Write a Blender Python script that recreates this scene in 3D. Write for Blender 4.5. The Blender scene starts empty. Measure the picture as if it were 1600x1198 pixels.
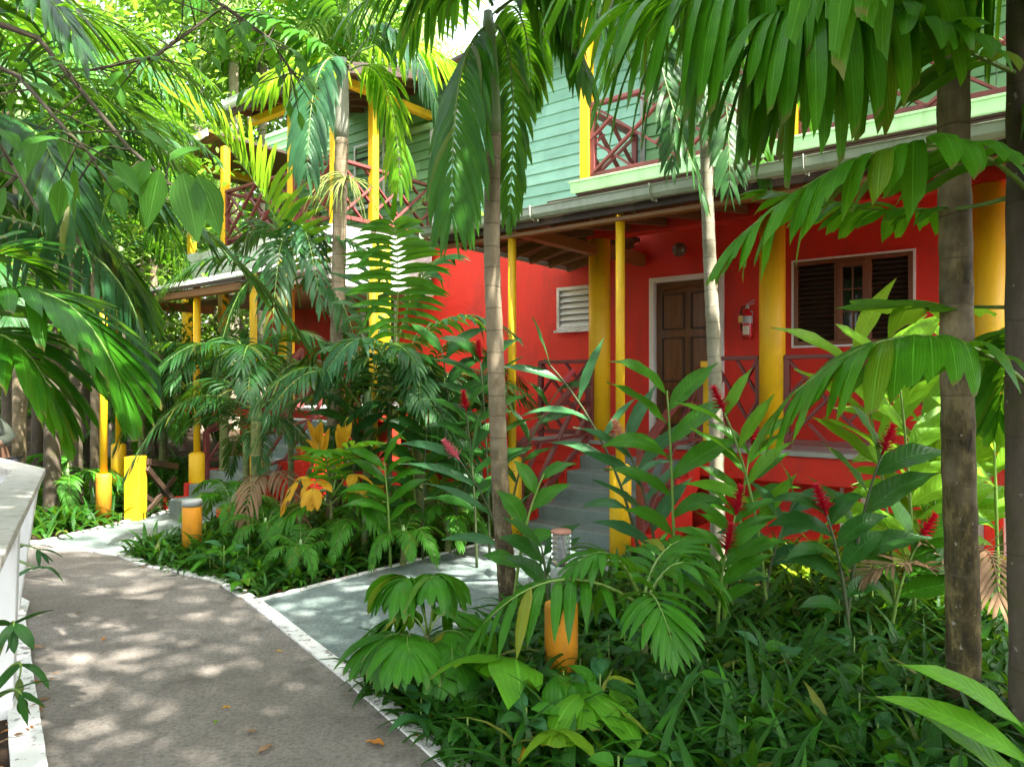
import bpy, math, random
from mathutils import Vector as V3, Matrix, noise as mnoise
from math import sin, cos, pi, radians as R
rnd = random.Random(7)
scn = bpy.context.scene
COL = scn.collection
CAMZ, FPX, CX, CY = 1.65, 1155.0, 800.0, 599.0

def at(px, py, Y):
    return V3(((px - CX) / FPX * Y, Y, CAMZ + (CY - py) / FPX * Y))
def gr(px, py):
    Y = CAMZ * FPX / (py - CY)
    return V3(((px - CX) / FPX * Y, Y, 0))

# ------------------------------------------------------------------ materials
def new_mat(name):
    m = bpy.data.materials.new(name); m.use_nodes = True
    nt = m.node_tree; nt.nodes.clear()
    out = nt.nodes.new('ShaderNodeOutputMaterial')
    return m, nt, out
def N(nt, t, **kw):
    n = nt.nodes.new(t)
    for k, v in kw.items():
        if k.startswith('i_'):
            key = k[2:]
            n.inputs[int(key) if key.isdigit() else key.replace('_', ' ')].default_value = v
        else: setattr(n, k, v)
    return n
def L(nt, a, b): nt.links.new(a, b)
def c4(c): return (c[0], c[1], c[2], 1)
def coords(nt, scale=(1, 1, 1)):
    tc = N(nt, 'ShaderNodeTexCoord'); mp = N(nt, 'ShaderNodeMapping'); mp.inputs['Scale'].default_value = scale
    L(nt, tc.outputs['Object'], mp.inputs['Vector']); return mp.outputs['Vector']
def noise(nt, vec, scale, detail=4, rough=.55):
    n = N(nt, 'ShaderNodeTexNoise'); n.inputs['Scale'].default_value = scale
    n.inputs['Detail'].default_value = detail; n.inputs['Roughness'].default_value = rough
    L(nt, vec, n.inputs['Vector']); return n.outputs['Fac']
def ramp(nt, fac, stops):
    r = N(nt, 'ShaderNodeValToRGB'); e = r.color_ramp.elements
    while len(e) < len(stops): e.new(.5)
    for i, (p, c) in enumerate(stops): e[i].position = p; e[i].color = c4(c)
    L(nt, fac, r.inputs['Fac']); return r.outputs['Color']
def mix(nt, fac, a, b, mode='MIX'):
    m = N(nt, 'ShaderNodeMix', data_type='RGBA', blend_type=mode)
    if isinstance(fac, (int, float)): m.inputs['Factor'].default_value = fac
    else: L(nt, fac, m.inputs['Factor'])
    for k, s in ((6, a), (7, b)):
        if isinstance(s, tuple): m.inputs[k].default_value = c4(s)
        else: L(nt, s, m.inputs[k])
    return m.outputs[2]
def bumpn(nt, h, strength, dist=.01):
    b = N(nt, 'ShaderNodeBump'); b.inputs['Strength'].default_value = strength; b.inputs['Distance'].default_value = dist
    L(nt, h, b.inputs['Height']); return b.outputs['Normal']
def fin(nt, out, col, rough=.6, normal=None, spec=.5):
    p = N(nt, 'ShaderNodeBsdfPrincipled')
    if isinstance(col, tuple): p.inputs['Base Color'].default_value = c4(col)
    else: L(nt, col, p.inputs['Base Color'])
    if isinstance(rough, (int, float)): p.inputs['Roughness'].default_value = rough
    else: L(nt, rough, p.inputs['Roughness'])
    p.inputs['Specular IOR Level'].default_value = spec
    if normal: L(nt, normal, p.inputs['Normal'])
    L(nt, p.outputs[0], out.inputs['Surface']); return p

def paint(name, a, b, dirt=(.2, .17, .12), dirt_amt=.25, rough=.55, sc=3, bump=.25, streak=(1, 1, .25), mild=None, chip=None):
    m, nt, out = new_mat(name); v = coords(nt); vs = coords(nt, streak)
    at_ = N(nt, 'ShaderNodeAttribute', attribute_name='rnd')
    col = mix(nt, noise(nt, v, sc, 6, .65), a, b)
    col = mix(nt, ramp(nt, at_.outputs['Fac'], [(0, (.45,) * 3), (.5, (0, 0, 0)), (1, (0, 0, 0))]), col, tuple(x * .72 for x in a))
    col = mix(nt, ramp(nt, at_.outputs['Fac'], [(0, (0, 0, 0)), (.5, (0, 0, 0)), (1, (.4,) * 3)]), col, tuple(min(.9, x * 1.2 + .04) for x in b))
    d = ramp(nt, noise(nt, vs, sc * 2.6, 8, .7), [(.50, (0, 0, 0)), (.78, (dirt_amt,) * 3)])
    col = mix(nt, d, col, dirt)
    bl = ramp(nt, noise(nt, v, sc * .55, 7, .72), [(.53, (0, 0, 0)), (.66, (dirt_amt * .55,) * 3)])
    col = mix(nt, bl, col, mild or tuple(x * .55 + .01 for x in dirt))
    h = noise(nt, v, 90, 5)
    if chip:
        cp = ramp(nt, noise(nt, v, 9, 7, .75), [(.685, (0, 0, 0)), (.70, (.9,) * 3)])
        col = mix(nt, cp, col, chip)
    rr = N(nt, 'ShaderNodeMapRange'); L(nt, d, rr.inputs[0]); rr.inputs[3].default_value = rough; rr.inputs[4].default_value = min(1, rough + .3)
    fin(nt, out, col, rr.outputs[0], bumpn(nt, h, bump, .006)); return m
def mth(nt, op, a, b=None, c=None):
    n = N(nt, 'ShaderNodeMath', operation=op)
    for i, x in enumerate((a, b, c)):
        if x is None: continue
        if isinstance(x, (int, float)): n.inputs[i].default_value = x
        else: L(nt, x, n.inputs[i])
    return n.outputs[0]
def leafm(name, a, b, yel=None, trans=.35, rough=.38, tcol=None, lat=False):
    m, nt, out = new_mat(name)
    at_ = N(nt, 'ShaderNodeAttribute', attribute_name='rnd'); oi = N(nt, 'ShaderNodeObjectInfo')
    v = coords(nt)
    f = N(nt, 'ShaderNodeMath', operation='MULTIPLY_ADD'); L(nt, oi.outputs['Random'], f.inputs[0]); f.inputs[1].default_value = .4
    f2 = N(nt, 'ShaderNodeMath', operation='MULTIPLY'); L(nt, at_.outputs['Fac'], f2.inputs[0]); f2.inputs[1].default_value = .6
    L(nt, f2.outputs[0], f.inputs[2])
    col = mix(nt, f.outputs[0], a, b)
    nz = noise(nt, v, 9, 5)
    col = mix(nt, ramp(nt, nz, [(.35, (0, 0, 0)), (.75, (.55,) * 3)]), col, tuple(min(1, x * 1.5) for x in b))
    if yel:
        g = ramp(nt, at_.outputs['Fac'], [(.962, (0, 0, 0)), (.985, (.75,) * 3)])
        col = mix(nt, g, col, yel)
    # brown specks and nibbled patches with a shape of their own
    sp = ramp(nt, noise(nt, v, 34, 3, .6), [(.70, (0, 0, 0)), (.75, (.55,) * 3)])
    col = mix(nt, sp, col, (.16, .12, .03))
    lu = N(nt, 'ShaderNodeAttribute', attribute_name='luv'); sx = N(nt, 'ShaderNodeSeparateXYZ'); L(nt, lu.outputs['Vector'], sx.inputs[0])
    U_, W_ = sx.outputs[0], sx.outputs[1]; ac = mth(nt, 'ABSOLUTE', mth(nt, 'SUBTRACT', U_, .5))
    if lat: ph = mth(nt, 'MULTIPLY_ADD', W_, 95.0, mth(nt, 'MULTIPLY', ac, -22.0))
    else: ph = mth(nt, 'MULTIPLY', U_, 50.0)
    rib = mth(nt, 'SINE', ph)
    col = mix(nt, mth(nt, 'MULTIPLY_ADD', rib, .11, .11), col, tuple(x * .45 for x in a))
    mid = ramp(nt, ac, [(0, (.55,) * 3), (.03 if lat else .035, (0, 0, 0))])
    col = mix(nt, mid, col, tuple(min(1, x * 2.0 + .03) for x in b))
    tip = mth(nt, 'MULTIPLY', mth(nt, 'GREATER_THAN', at_.outputs['Fac'], .55), ramp(nt, mth(nt, 'MULTIPLY_ADD', nz, .05, W_), [(.985, (0, 0, 0)), (1.0, (.7,) * 3)]))
    col = mix(nt, tip, col, (.20, .13, .05))
    p = N(nt, 'ShaderNodeBsdfPrincipled'); L(nt, col, p.inputs['Base Color'])
    rr = N(nt, 'ShaderNodeMapRange'); L(nt, nz, rr.inputs[0]); rr.inputs[3].default_value = rough - .1; rr.inputs[4].default_value = rough + .18
    L(nt, rr.outputs[0], p.inputs['Roughness']); p.inputs['Specular IOR Level'].default_value = .24
    wv = coords(nt, (1, 1, 1))
    L(nt, bumpn(nt, mth(nt, 'MULTIPLY_ADD', rib, .35, noise(nt, wv, 25, 3)), .35, .004), p.inputs['Normal'])
    t = N(nt, 'ShaderNodeBsdfTranslucent')
    tc = mix(nt, .55, col, tcol or (.22, .50, .01))
    L(nt, tc, t.inputs['Color'])
    ms = N(nt, 'ShaderNodeMixShader'); ms.inputs[0].default_value = trans
    L(nt, p.outputs[0], ms.inputs[1]); L(nt, t.outputs[0], ms.inputs[2]); L(nt, ms.outputs[0], out.inputs['Surface'])
    return m
def woodm(name, a, b, scale=(1.2, 14, 14), rough=.55, bump=.3):
    m, nt, out = new_mat(name); v = coords(nt, scale)
    g = noise(nt, v, 2.2, 8, .65)
    col = ramp(nt, g, [(.25, a), (.55, tuple((x + y) / 2 for x, y in zip(a, b))), (.8, b)])
    fin(nt, out, col, rough, bumpn(nt, g, bump, .004)); return m
def trunkm(name, a, b, ring, period=.13, moss=.3, ringw=.1, base=None):
    m, nt, out = new_mat(name)
    tc = N(nt, 'ShaderNodeTexCoord'); sx = N(nt, 'ShaderNodeSeparateXYZ'); L(nt, tc.outputs['Object'], sx.inputs[0])
    v = coords(nt, (1, 1, .35)); v1 = coords(nt)
    nz = noise(nt, v1, 3, 3)
    ad = N(nt, 'ShaderNodeMath', operation='MULTIPLY_ADD'); L(nt, nz, ad.inputs[0]); ad.inputs[1].default_value = .10; L(nt, sx.outputs[2], ad.inputs[2])
    dv = N(nt, 'ShaderNodeMath', operation='DIVIDE'); L(nt, ad.outputs[0], dv.inputs[0]); dv.inputs[1].default_value = period
    fr = N(nt, 'ShaderNodeMath', operation='FRACT'); L(nt, dv.outputs[0], fr.inputs[0])
    rg = ramp(nt, fr.outputs[0], [(0, (1, 1, 1)), (ringw, (0, 0, 0)), (1, (0, 0, 0))])
    n1 = noise(nt, v, 14, 8, .7)
    col = ramp(nt, n1, [(.3, a), (.7, b)])
    mo = ramp(nt, noise(nt, v1, 5, 6, .65), [(.48, (0, 0, 0)), (.62, (moss,) * 3)])
    col = mix(nt, mo, col, (.075, .075, .024))
    if base:
        bz = mth(nt, 'MULTIPLY_ADD', nz, 1.6, mth(nt, 'MULTIPLY', sx.outputs[2], 1 / base[0])); bc = ramp(nt, mth(nt, 'MULTIPLY', bz, .5), [(.55, (.94,) * 3), (.92, (0, 0, 0))])
        col = mix(nt, bc, col, ramp(nt, noise(nt, v, 17, 8, .75), [(.38, base[1]), (.52, base[2]), (.63, base[3])]))
    li = ramp(nt, noise(nt, v1, 21, 4, .6), [(.66, (0, 0, 0)), (.72, (.6,) * 3)])
    col = mix(nt, li, col, (.42, .42, .35))
    col = mix(nt, rg, col, ring)
    fin(nt, out, col, .75, bumpn(nt, noise(nt, v, 40, 6, .7), .5, .006), .25); return m

M = {}
M['red'] = paint('red paint', (.74, .026, .007), (.65, .018, .006), (.33, .05, .035), .62, .6, 1.3, 1.3, (1, 1, .16), (.20, .03, .03), (.62, .16, .12))
M['yellow'] = paint('yellow paint', (.88, .53, .006), (.82, .46, .006), (.42, .22, .03), .45, .5, 3, .2, (1, 1, .12), (.30, .16, .03), (.50, .46, .38))
M['orange'] = paint('orange bollard paint', (.72, .30, .01), (.62, .24, .01), (.2, .12, .05), .6, .6, 4, .8, (1, 1, .3), None, (.45, .40, .32))
M['teal'] = paint('lit teal paint', (.25, .55, .42), (.33, .61, .49), (.14, .28, .18), .45, .6, 1.1, .3, (.4, 1, 1.6))  # lit copy of the siding paint, the light is in the colour
M['green'] = paint('shaded green paint', (.15, .34, .13), (.21, .42, .19), (.05, .12, .04), .4, .6, 1.1, .3, (.4, 1, 1.6))  # same siding, balcony shade and green bounce light put into the colour
M['limetrim'] = paint('light green trim', (.30, .55, .26), (.38, .62, .33), (.12, .15, .08), .5)
M['white'] = paint('white paint', (.72, .74, .73), (.80, .81, .79), (.35, .33, .27), .3, .5, 2, .2)
M['whiteboard'] = paint('weathered white boards', (.66, .67, .66), (.76, .77, .75), (.2, .19, .16), .7, .65, 3, .4, (1, 1, 3))
M['gutter'] = paint('grey green gutter', (.42, .47, .38), (.50, .54, .45), (.16, .18, .10), .6, .5, 3, .15)
M['gutterw'] = paint('pale gutter', (.66, .66, .62), (.74, .74, .70), (.3, .3, .25), .4, .45, 3, .1)
M['maroon'] = paint('maroon rail paint', (.17, .035, .034), (.21, .05, .045), (.1, .06, .05), .5, .45, 3, .3)
M['darkwood'] = woodm('dark wood', (.025, .014, .008), (.07, .04, .022))
M['rafter'] = woodm('stained rafter', (.10, .045, .016), (.22, .11, .04))
M['doorwood'] = woodm('varnished door wood', (.085, .032, .010), (.24, .10, .03), (9, 9, 1.2), .3, .15)
M['winwood'] = woodm('window wood', (.13, .040, .012), (.24, .085, .025), (9, 9, 1.2), .35, .15)
M['beam'] = woodm('orange stained beam', (.24, .10, .025), (.36, .17, .05), (1.5, 10, 10), .5)
M['soffit'] = None
m, nt, out = new_mat('plank soffit'); v = coords(nt)
w = N(nt, 'ShaderNodeTexWave', wave_type='BANDS', bands_direction='Y'); w.inputs['Scale'].default_value = 3.2; L(nt, v, w.inputs['Vector'])
col = ramp(nt, w.outputs['Fac'], [(.02, (.03, .014, .006)), (.10, (.24, .12, .045)), (1, (.30, .155, .06))])
col = mix(nt, noise(nt, coords(nt, (.6, 9, 9)), 3, 6), col, (.16, .08, .03)); fin(nt, out, col, .6); M['soffit'] = m
M['rooftop'] = paint('corrugated grey roof', (.30, .31, .30), (.38, .38, .36), (.15, .13, .1), .6, .5)
M['stair'] = paint('grey green stair paint', (.17, .225, .215), (.22, .275, .26), (.10, .10, .085), .5, .7, 4, .7)
M['floorgrey'] = paint('grey porch floor', (.30, .31, .29), (.36, .36, .34), (.15, .14, .12), .4, .7)
M['black'] = paint('dark interior', (.012, .010, .009), (.02, .017, .014), (.02, .02, .02), .1, .6)
M['metal'] = paint('dull metal', (.32, .34, .33), (.42, .43, .42), (.15, .15, .13), .4, .35)
M['bronze'] = paint('bronze lamp glass', (.10, .07, .05), (.15, .11, .08), (.05, .04, .03), .4, .25)
M['xred'] = paint('glossy red cylinder', (.5, .01, .01), (.42, .01, .01), (.1, .02, .02), .3, .2)
M['paper'] = paint('paper label', (.62, .58, .48), (.7, .66, .56), (.3, .25, .2), .4)
M['tag'] = paint('yellow paper tag', (.62, .42, .12), (.66, .46, .15), (.3, .25, .2), .4)
M['cap'] = paint('brick red cap', (.30, .12, .08), (.36, .17, .12), (.1, .08, .06), .5)
# glass
m, nt, out = new_mat('ribbed clear lens'); p = fin(nt, out, (.9, .92, .9), .08); p.inputs['Transmission Weight'].default_value = .85; p.inputs['IOR'].default_value = 1.2; M['lens'] = m
m, nt, out = new_mat('window pane'); p = fin(nt, out, (.012, .012, .012), .04); p.inputs['Specular IOR Level'].default_value = .8; M['pane'] = m
# concrete
def concrete(name, a, b, c, grit=.5):
    m, nt, out = new_mat(name); v = coords(nt)
    n1 = noise(nt, v, 1.3, 7, .65); n2 = noise(nt, v, 42, 7, .85); n3 = noise(nt, v, 120, 3, .7)
    col = ramp(nt, n1, [(.3, a), (.52, b), (.72, c)])
    g = ramp(nt, n2, [(.40, (0, 0, 0)), (.54, (1, 1, 1))])
    col = mix(nt, g, mix(nt, .6, col, (.06, .055, .05)), col)
    w = ramp(nt, n3, [(.66, (0, 0, 0)), (.70, (.6,) * 3)])
    col = mix(nt, w, col, (.52, .50, .46))
    dp = ramp(nt, noise(nt, v, 3.1, 8, .7), [(.54, (0, 0, 0)), (.68, (.55,) * 3)])
    col = mix(nt, dp, col, tuple(x * .45 for x in a))
    wv = N(nt, 'ShaderNodeMix', data_type='VECTOR'); wv.inputs[0].default_value = .12; L(nt, v, wv.inputs[4])
    nn = N(nt, 'ShaderNodeTexNoise'); nn.inputs['Scale'].default_value = 3; L(nt, v, nn.inputs['Vector']); L(nt, nn.outputs['Color'], wv.inputs[5])
    vo = N(nt, 'ShaderNodeTexVoronoi', feature='DISTANCE_TO_EDGE'); vo.inputs['Scale'].default_value = .38; L(nt, wv.outputs[1], vo.inputs['Vector'])
    ck = ramp(nt, vo.outputs['Distance'], [(0, (.0,) * 3), (.0022, (0, 0, 0))])
    ck = mix(nt, ramp(nt, noise(nt, v, .9, 3), [(.45, (0, 0, 0)), (.55, (1, 1, 1))]), (0, 0, 0), ck)
    col = mix(nt, ck, col, (.04, .035, .03))
    ad = mth(nt, 'SUBTRACT', mth(nt, 'ADD', n2, n3), ck)
    fin(nt, out, col, .85, bumpn(nt, ad, grit, .012), .2); return m
M['path'] = concrete('worn concrete path', (.175, .155, .132), (.245, .220, .190), (.33, .30, .265), .8)
M['bluepath'] = concrete('blue grey painted concrete', (.125, .175, .16), (.165, .215, .20), (.24, .26, .24), .4)
m, nt, out = new_mat('flaking white edge paint'); v = coords(nt)
g = ramp(nt, noise(nt, v, 13, 8, .75), [(.40, (0, 0, 0)), (.46, (1, 1, 1))])
col = mix(nt, g, (.22, .20, .18), mix(nt, noise(nt, v, 4, 4), (.60, .59, .55), (.72, .72, .69)))
fin(nt, out, col, .8, bumpn(nt, g, .4, .004), .2); M['kerb'] = m
m, nt, out = new_mat('weathered lichen rail'); v = coords(nt)
g = ramp(nt, noise(nt, v, 11, 8, .75), [(.50, (0, 0, 0)), (.66, (.75,) * 3)])
col = mix(nt, g, mix(nt, noise(nt, v, 6, 6), (.44, .41, .36), (.60, .58, .53)), (.24, .21, .14))
fin(nt, out, col, .85, bumpn(nt, noise(nt, v, 50, 6, .7), .5, .006), .2); M['railtop'] = m
m, nt, out = new_mat('soil and litter'); v = coords(nt)
col = ramp(nt, noise(nt, v, 7, 8, .7), [(.3, (.018, .012, .007)), (.55, (.05, .032, .018)), (.72, (.11, .065, .03))])
fin(nt, out, col, .95, bumpn(nt, noise(nt, v, 20, 8, .7), 1, .04), .15); M['soil'] = m

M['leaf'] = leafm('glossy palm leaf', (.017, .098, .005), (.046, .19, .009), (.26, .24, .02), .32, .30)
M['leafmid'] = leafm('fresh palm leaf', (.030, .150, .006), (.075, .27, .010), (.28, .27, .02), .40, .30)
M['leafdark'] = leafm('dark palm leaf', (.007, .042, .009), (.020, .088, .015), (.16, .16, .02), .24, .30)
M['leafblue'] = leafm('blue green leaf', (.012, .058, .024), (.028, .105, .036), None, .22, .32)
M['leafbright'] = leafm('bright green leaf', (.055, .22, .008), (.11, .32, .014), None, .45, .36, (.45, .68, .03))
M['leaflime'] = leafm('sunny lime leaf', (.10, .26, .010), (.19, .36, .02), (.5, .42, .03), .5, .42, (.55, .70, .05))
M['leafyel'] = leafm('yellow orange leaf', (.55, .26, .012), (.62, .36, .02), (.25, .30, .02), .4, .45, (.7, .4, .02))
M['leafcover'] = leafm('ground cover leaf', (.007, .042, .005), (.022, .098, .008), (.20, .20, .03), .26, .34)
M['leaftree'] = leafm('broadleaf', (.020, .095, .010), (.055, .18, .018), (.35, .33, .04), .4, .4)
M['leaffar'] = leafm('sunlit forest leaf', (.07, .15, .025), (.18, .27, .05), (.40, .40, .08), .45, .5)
for k_, a_ in {'leaf': ((.018, .098, .005), (.048, .19, .009), (.30, .26, .02), .32, .28), 'leafdark': ((.008, .045, .008), (.022, .095, .013), None, .26, .28), 'leafblue': ((.014, .070, .024), (.036, .130, .042), None, .25, .30),
               'leafbright': ((.06, .23, .008), (.12, .34, .014), None, .45, .34, (.40, .68, .02)), 'leaflime': ((.085, .25, .008), (.16, .35, .016), None, .46, .40, (.50, .72, .03))}.items():
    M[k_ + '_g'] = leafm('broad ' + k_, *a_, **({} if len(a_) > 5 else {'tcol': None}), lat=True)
M['dead'] = leafm('dry frond', (.15, .085, .042), (.28, .18, .10), None, .2, .7, (.4, .25, .1))
M['litter'] = leafm('fallen leaf', (.40, .16, .02), (.30, .12, .03), (.5, .35, .03), .15, .6, (.6, .3, .05))
M['stem'] = paint('green stem', (.10, .20, .025), (.16, .26, .04), (.09, .06, .03), .4, .45)
M['stemdark'] = paint('dark stem', (.035, .055, .018), (.06, .085, .025), (.05, .035, .02), .4, .5)
M['shaft'] = paint('green crownshaft', (.13, .24, .07), (.21, .32, .13), (.30, .31, .24), .6, .45, 3, .15, (1, 1, .2))
M['shaftgrey'] = paint('grey sheath', (.24, .24, .19), (.32, .31, .25), (.1, .09, .06), .5, .6, 3, .3, (1, 1, .2))
M['flred'] = leafm('red ginger bract', (.62, .012, .03), (.50, .01, .05), None, .3, .4, (.7, .02, .03))
M['flpink'] = leafm('pink ginger bract', (.72, .10, .22), (.8, .25, .28), None, .3, .4, (.8, .2, .25))
M['flpeach'] = leafm('peach ginger bract', (.75, .32, .22), (.8, .45, .33), None, .3, .4, (.8, .4, .3))
M['spray'] = paint('green flower spray', (.22, .32, .05), (.34, .40, .09), (.2, .16, .05), .4)
M['trunk'] = trunkm('ringed palm trunk', (.17, .125, .075), (.33, .27, .185), (.09, .065, .04), .15, .35, .08, (1.9, (.010, .008, .003), (.055, .041, .016), (.17, .14, .075)))
M['trunkpale'] = trunkm('pale ringed trunk', (.19, .175, .12), (.31, .285, .215), (.11, .095, .065), .14, .35, .10)
M['trunkgreen'] = trunkm('green cane', (.11, .14, .04), (.20, .22, .08), (.28, .26, .17), .16, .3, .10)
M['trunkbig'] = trunkm('mossy thick palm trunk', (.32, .255, .15), (.52, .43, .28), (.10, .08, .045), .21, .25, .06, (4.4, (.010, .008, .002), (.055, .043, .011), (.17, .135, .05)))
M['bark'] = trunkm('dark forest bark', (.055, .042, .03), (.12, .095, .07), (.05, .04, .03), .5, .6, .02)
M['barkpale'] = trunkm('pale forest bark', (.22, .18, .13), (.38, .32, .25), (.2, .17, .12), .5, .3, .02)

# ------------------------------------------------------------------ mesh builder
class MB:
    def __init__(s): s.v = []; s.f = []; s.m = []; s.a = []; s.sm = []; s.uv = {}
    def face(s, idx, mat=0, a=.5, sm=False): s.f.append(idx); s.m.append(mat); s.a.append(a); s.sm.append(sm)
    def box(s, lo, hi, mat=0):
        x0, y0, z0 = lo; x1, y1, z1 = hi; b = len(s.v)
        s.v += [(x0, y0, z0), (x1, y0, z0), (x1, y1, z0), (x0, y1, z0), (x0, y0, z1), (x1, y0, z1), (x1, y1, z1), (x0, y1, z1)]
        for q in ((3, 2, 1, 0), (4, 5, 6, 7), (0, 1, 5, 4), (1, 2, 6, 5), (2, 3, 7, 6), (3, 0, 4, 7)): s.face([b + i for i in q], mat)
        return s
    def bar(s, p, q, w, h, up=(0, 0, 1), mat=0):
        p = V3(p); q = V3(q); d = (q - p).normalized(); u = V3(up); sd = d.cross(u)
        if sd.length < 1e-4: sd = d.cross(V3((1, 0, 0)))
        sd.normalize(); n = sd.cross(d); b = len(s.v)
        for c in (p, q):
            for a, e in ((-1, -1), (1, -1), (1, 1), (-1, 1)): s.v.append(tuple(c + sd * (a * w / 2) + n * (e * h / 2)))
        for k in ((0, 3, 2, 1), (4, 5, 6, 7), (0, 1, 5, 4), (1, 2, 6, 5), (2, 3, 7, 6), (3, 0, 4, 7)): s.face([b + i for i in k], mat)
        return s
    def tube(s, pts, rad, n=8, mat=0, a=.5, cap=True):
        pts = [V3(p) for p in pts]; b = len(s.v); k = len(pts)
        if not isinstance(rad, (list, tuple)): rad = [rad] * k
        prev = None
        for i, p in enumerate(pts):
            d = (pts[min(i + 1, k - 1)] - pts[max(i - 1, 0)])
            if d.length < 1e-7: d = V3((0, 0, 1))
            d.normalize()
            x = prev if prev is not None else (V3((1, 0, 0)) if abs(d.x) < .8 else V3((0, 1, 0)))
            x = (x - d * x.dot(d)).normalized(); prev = x; y = d.cross(x)
            for j in range(n):
                t = 2 * pi * j / n; s.v.append(tuple(p + x * (cos(t) * rad[i]) + y * (sin(t) * rad[i])))
        for i in range(k - 1):
            for j in range(n):
                j2 = (j + 1) % n
                s.face([b + i * n + j, b + i * n + j2, b + (i + 1) * n + j2, b + (i + 1) * n + j], mat, a, True)
        if cap:
            s.face([b + j for j in range(n)][::-1], mat, a); s.face([b + (k - 1) * n + j for j in range(n)], mat, a)
        return s
    def lathe(s, c, prof, n=20, mat=0):
        c = V3(c)
        return s.tube_z(c, prof, n, mat)
    def tube_z(s, c, prof, n, mat=0):
        b = len(s.v); k = len(prof)
        for r, z in prof:
            for j in range(n): t = 2 * pi * j / n; s.v.append((c.x + cos(t) * r, c.y + sin(t) * r, c.z + z))
        for i in range(k - 1):
            for j in range(n):
                j2 = (j + 1) % n; s.face([b + i * n + j, b + i * n + j2, b + (i + 1) * n + j2, b + (i + 1) * n + j], mat, .5, True)
        s.face([b + j for j in range(n)][::-1], mat); s.face([b + (k - 1) * n + j for j in range(n)], mat)
        return s
    def poly(s, pts, mat=0):
        b = len(s.v); s.v += [tuple(p) for p in pts]; s.face(list(range(b, b + len(pts))), mat); return s
    def prism(s, pts, h, mat=0):      # pts: closed polygon in xy with z; extruded by h in z
        b = len(s.v); n = len(pts)
        s.v += [tuple(p) for p in pts] + [(p[0], p[1], p[2] + h) for p in pts]
        s.face(list(range(b + n, b + 2 * n)), mat); s.face(list(range(b, b + n))[::-1], mat)
        for i in range(n): j = (i + 1) % n; s.face([b + i, b + j, b + n + j, b + n + i], mat)
        return s
    def leaf(s, p, d, up, Ln, W, droop, prof, fold=-.12, wav=0., a=.5, mat=0, twist=0., cut=0.):
        p = V3(p); d = V3(d).normalized(); n0 = V3(up); b = len(s.v); k = len(prof) - 1
        st = Ln / k; ph = rnd.random() * 6
        for i, w in enumerate(prof):
            n = n0 - d * n0.dot(d)
            if n.length < 1e-4: n = V3((0, 0, 1)) - d * d.z
            if n.length < 1e-4: n = V3((1, 0, 0))
            n.normalize(); sd = d.cross(n)
            if twist:
                tt = twist * i / k; sd, n = sd * cos(tt) + n * sin(tt), n * cos(tt) - sd * sin(tt)
            hw = W * w * .5; e = n * (fold * W * w)
            wz = n * (wav * W * sin(ph + i * 2.1)) if wav else V3()
            ext = d * (cut * W if i == k else 0)
            s.v += [tuple(p - sd * hw + e + wz + ext), tuple(p), tuple(p + sd * hw + e - wz - ext * .6)]
            q_ = b + i * 3; s.uv[q_] = (0, i / k); s.uv[q_ + 1] = (.5, i / k); s.uv[q_ + 2] = (1, i / k)
            p = p + d * st; d = d + V3((0, 0, -droop / k)); d.normalize()
        for i in range(k):
            q = b + i * 3
            s.face([q, q + 1, q + 4, q + 3], mat, a, True); s.face([q + 1, q + 2, q + 5, q + 4], mat, a, True)
        return p
    def build(s, name, mats, parent=None, bevel=0, loc=None):
        me = bpy.data.meshes.new(name)
        me.from_pydata(s.v, [], s.f)
        mats = mats if isinstance(mats, (list, tuple)) else [mats]
        for m in mats: me.materials.append(m)
        if len(mats) > 1: me.polygons.foreach_set('material_index', s.m)
        me.polygons.foreach_set('use_smooth', s.sm)
        at_ = me.attributes.new('rnd', 'FLOAT', 'FACE'); at_.data.foreach_set('value', s.a)
        if s.uv:
            la = me.attributes.new('luv', 'FLOAT_VECTOR', 'POINT'); buf = [0.0] * (3 * len(s.v))
            for i_, (x_, y_) in s.uv.items(): buf[3 * i_] = x_; buf[3 * i_ + 1] = y_
            la.data.foreach_set('vector', buf)
        me.update()
        o = bpy.data.objects.new(name, me); COL.objects.link(o)
        if parent: o.parent = parent
        if loc is not None: o.location = loc
        if bevel:
            bm = o.modifiers.new('bevel', 'BEVEL'); bm.width = bevel; bm.segments = 2; bm.limit_method = 'ANGLE'; bm.angle_limit = R(40)
        return o

def tag(o, label, cat, group=None, kind=None):
    if label: o['label'] = label
    if cat: o['category'] = cat
    if group: o['group'] = group
    if kind: o['kind'] = kind
    return o
def thing(name, label, cat, loc=(0, 0, 0), rz=0, group=None):
    o = bpy.data.objects.new(name, None); COL.objects.link(o); o.location = loc; o.rotation_euler = (0, 0, rz); o.empty_display_size = .1
    return tag(o, label, cat, group)
def kids(o): return [c for c in COL.objects if c.parent == o]
def structure(o): o['kind'] = 'structure'; return o

# ------------------------------------------------------------------ camera, sky, sun
cam = bpy.data.cameras.new('camera'); co = bpy.data.objects.new('camera', cam); COL.objects.link(co)
co.location = (0, 0, CAMZ); co.rotation_euler = (R(90), 0, 0); cam.sensor_width = 36; cam.lens = 36 * FPX / 1600
cam.clip_start = .05; cam.clip_end = 500; scn.camera = co
SUN_AZ, SUN_EL = R(133), R(58)      # azimuth measured from +Y towards +X
sdir = V3((sin(SUN_AZ) * cos(SUN_EL), cos(SUN_AZ) * cos(SUN_EL), sin(SUN_EL)))
w = bpy.data.worlds.new('World'); scn.world = w; w.use_nodes = True; nt = w.node_tree; nt.nodes.clear()
sky = N(nt, 'ShaderNodeTexSky', sky_type='NISHITA', sun_disc=False, sun_elevation=SUN_EL, sun_rotation=SUN_AZ)
sky.air_density = 1.0; sky.dust_density = 4.0; sky.ozone_density = .6
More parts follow.
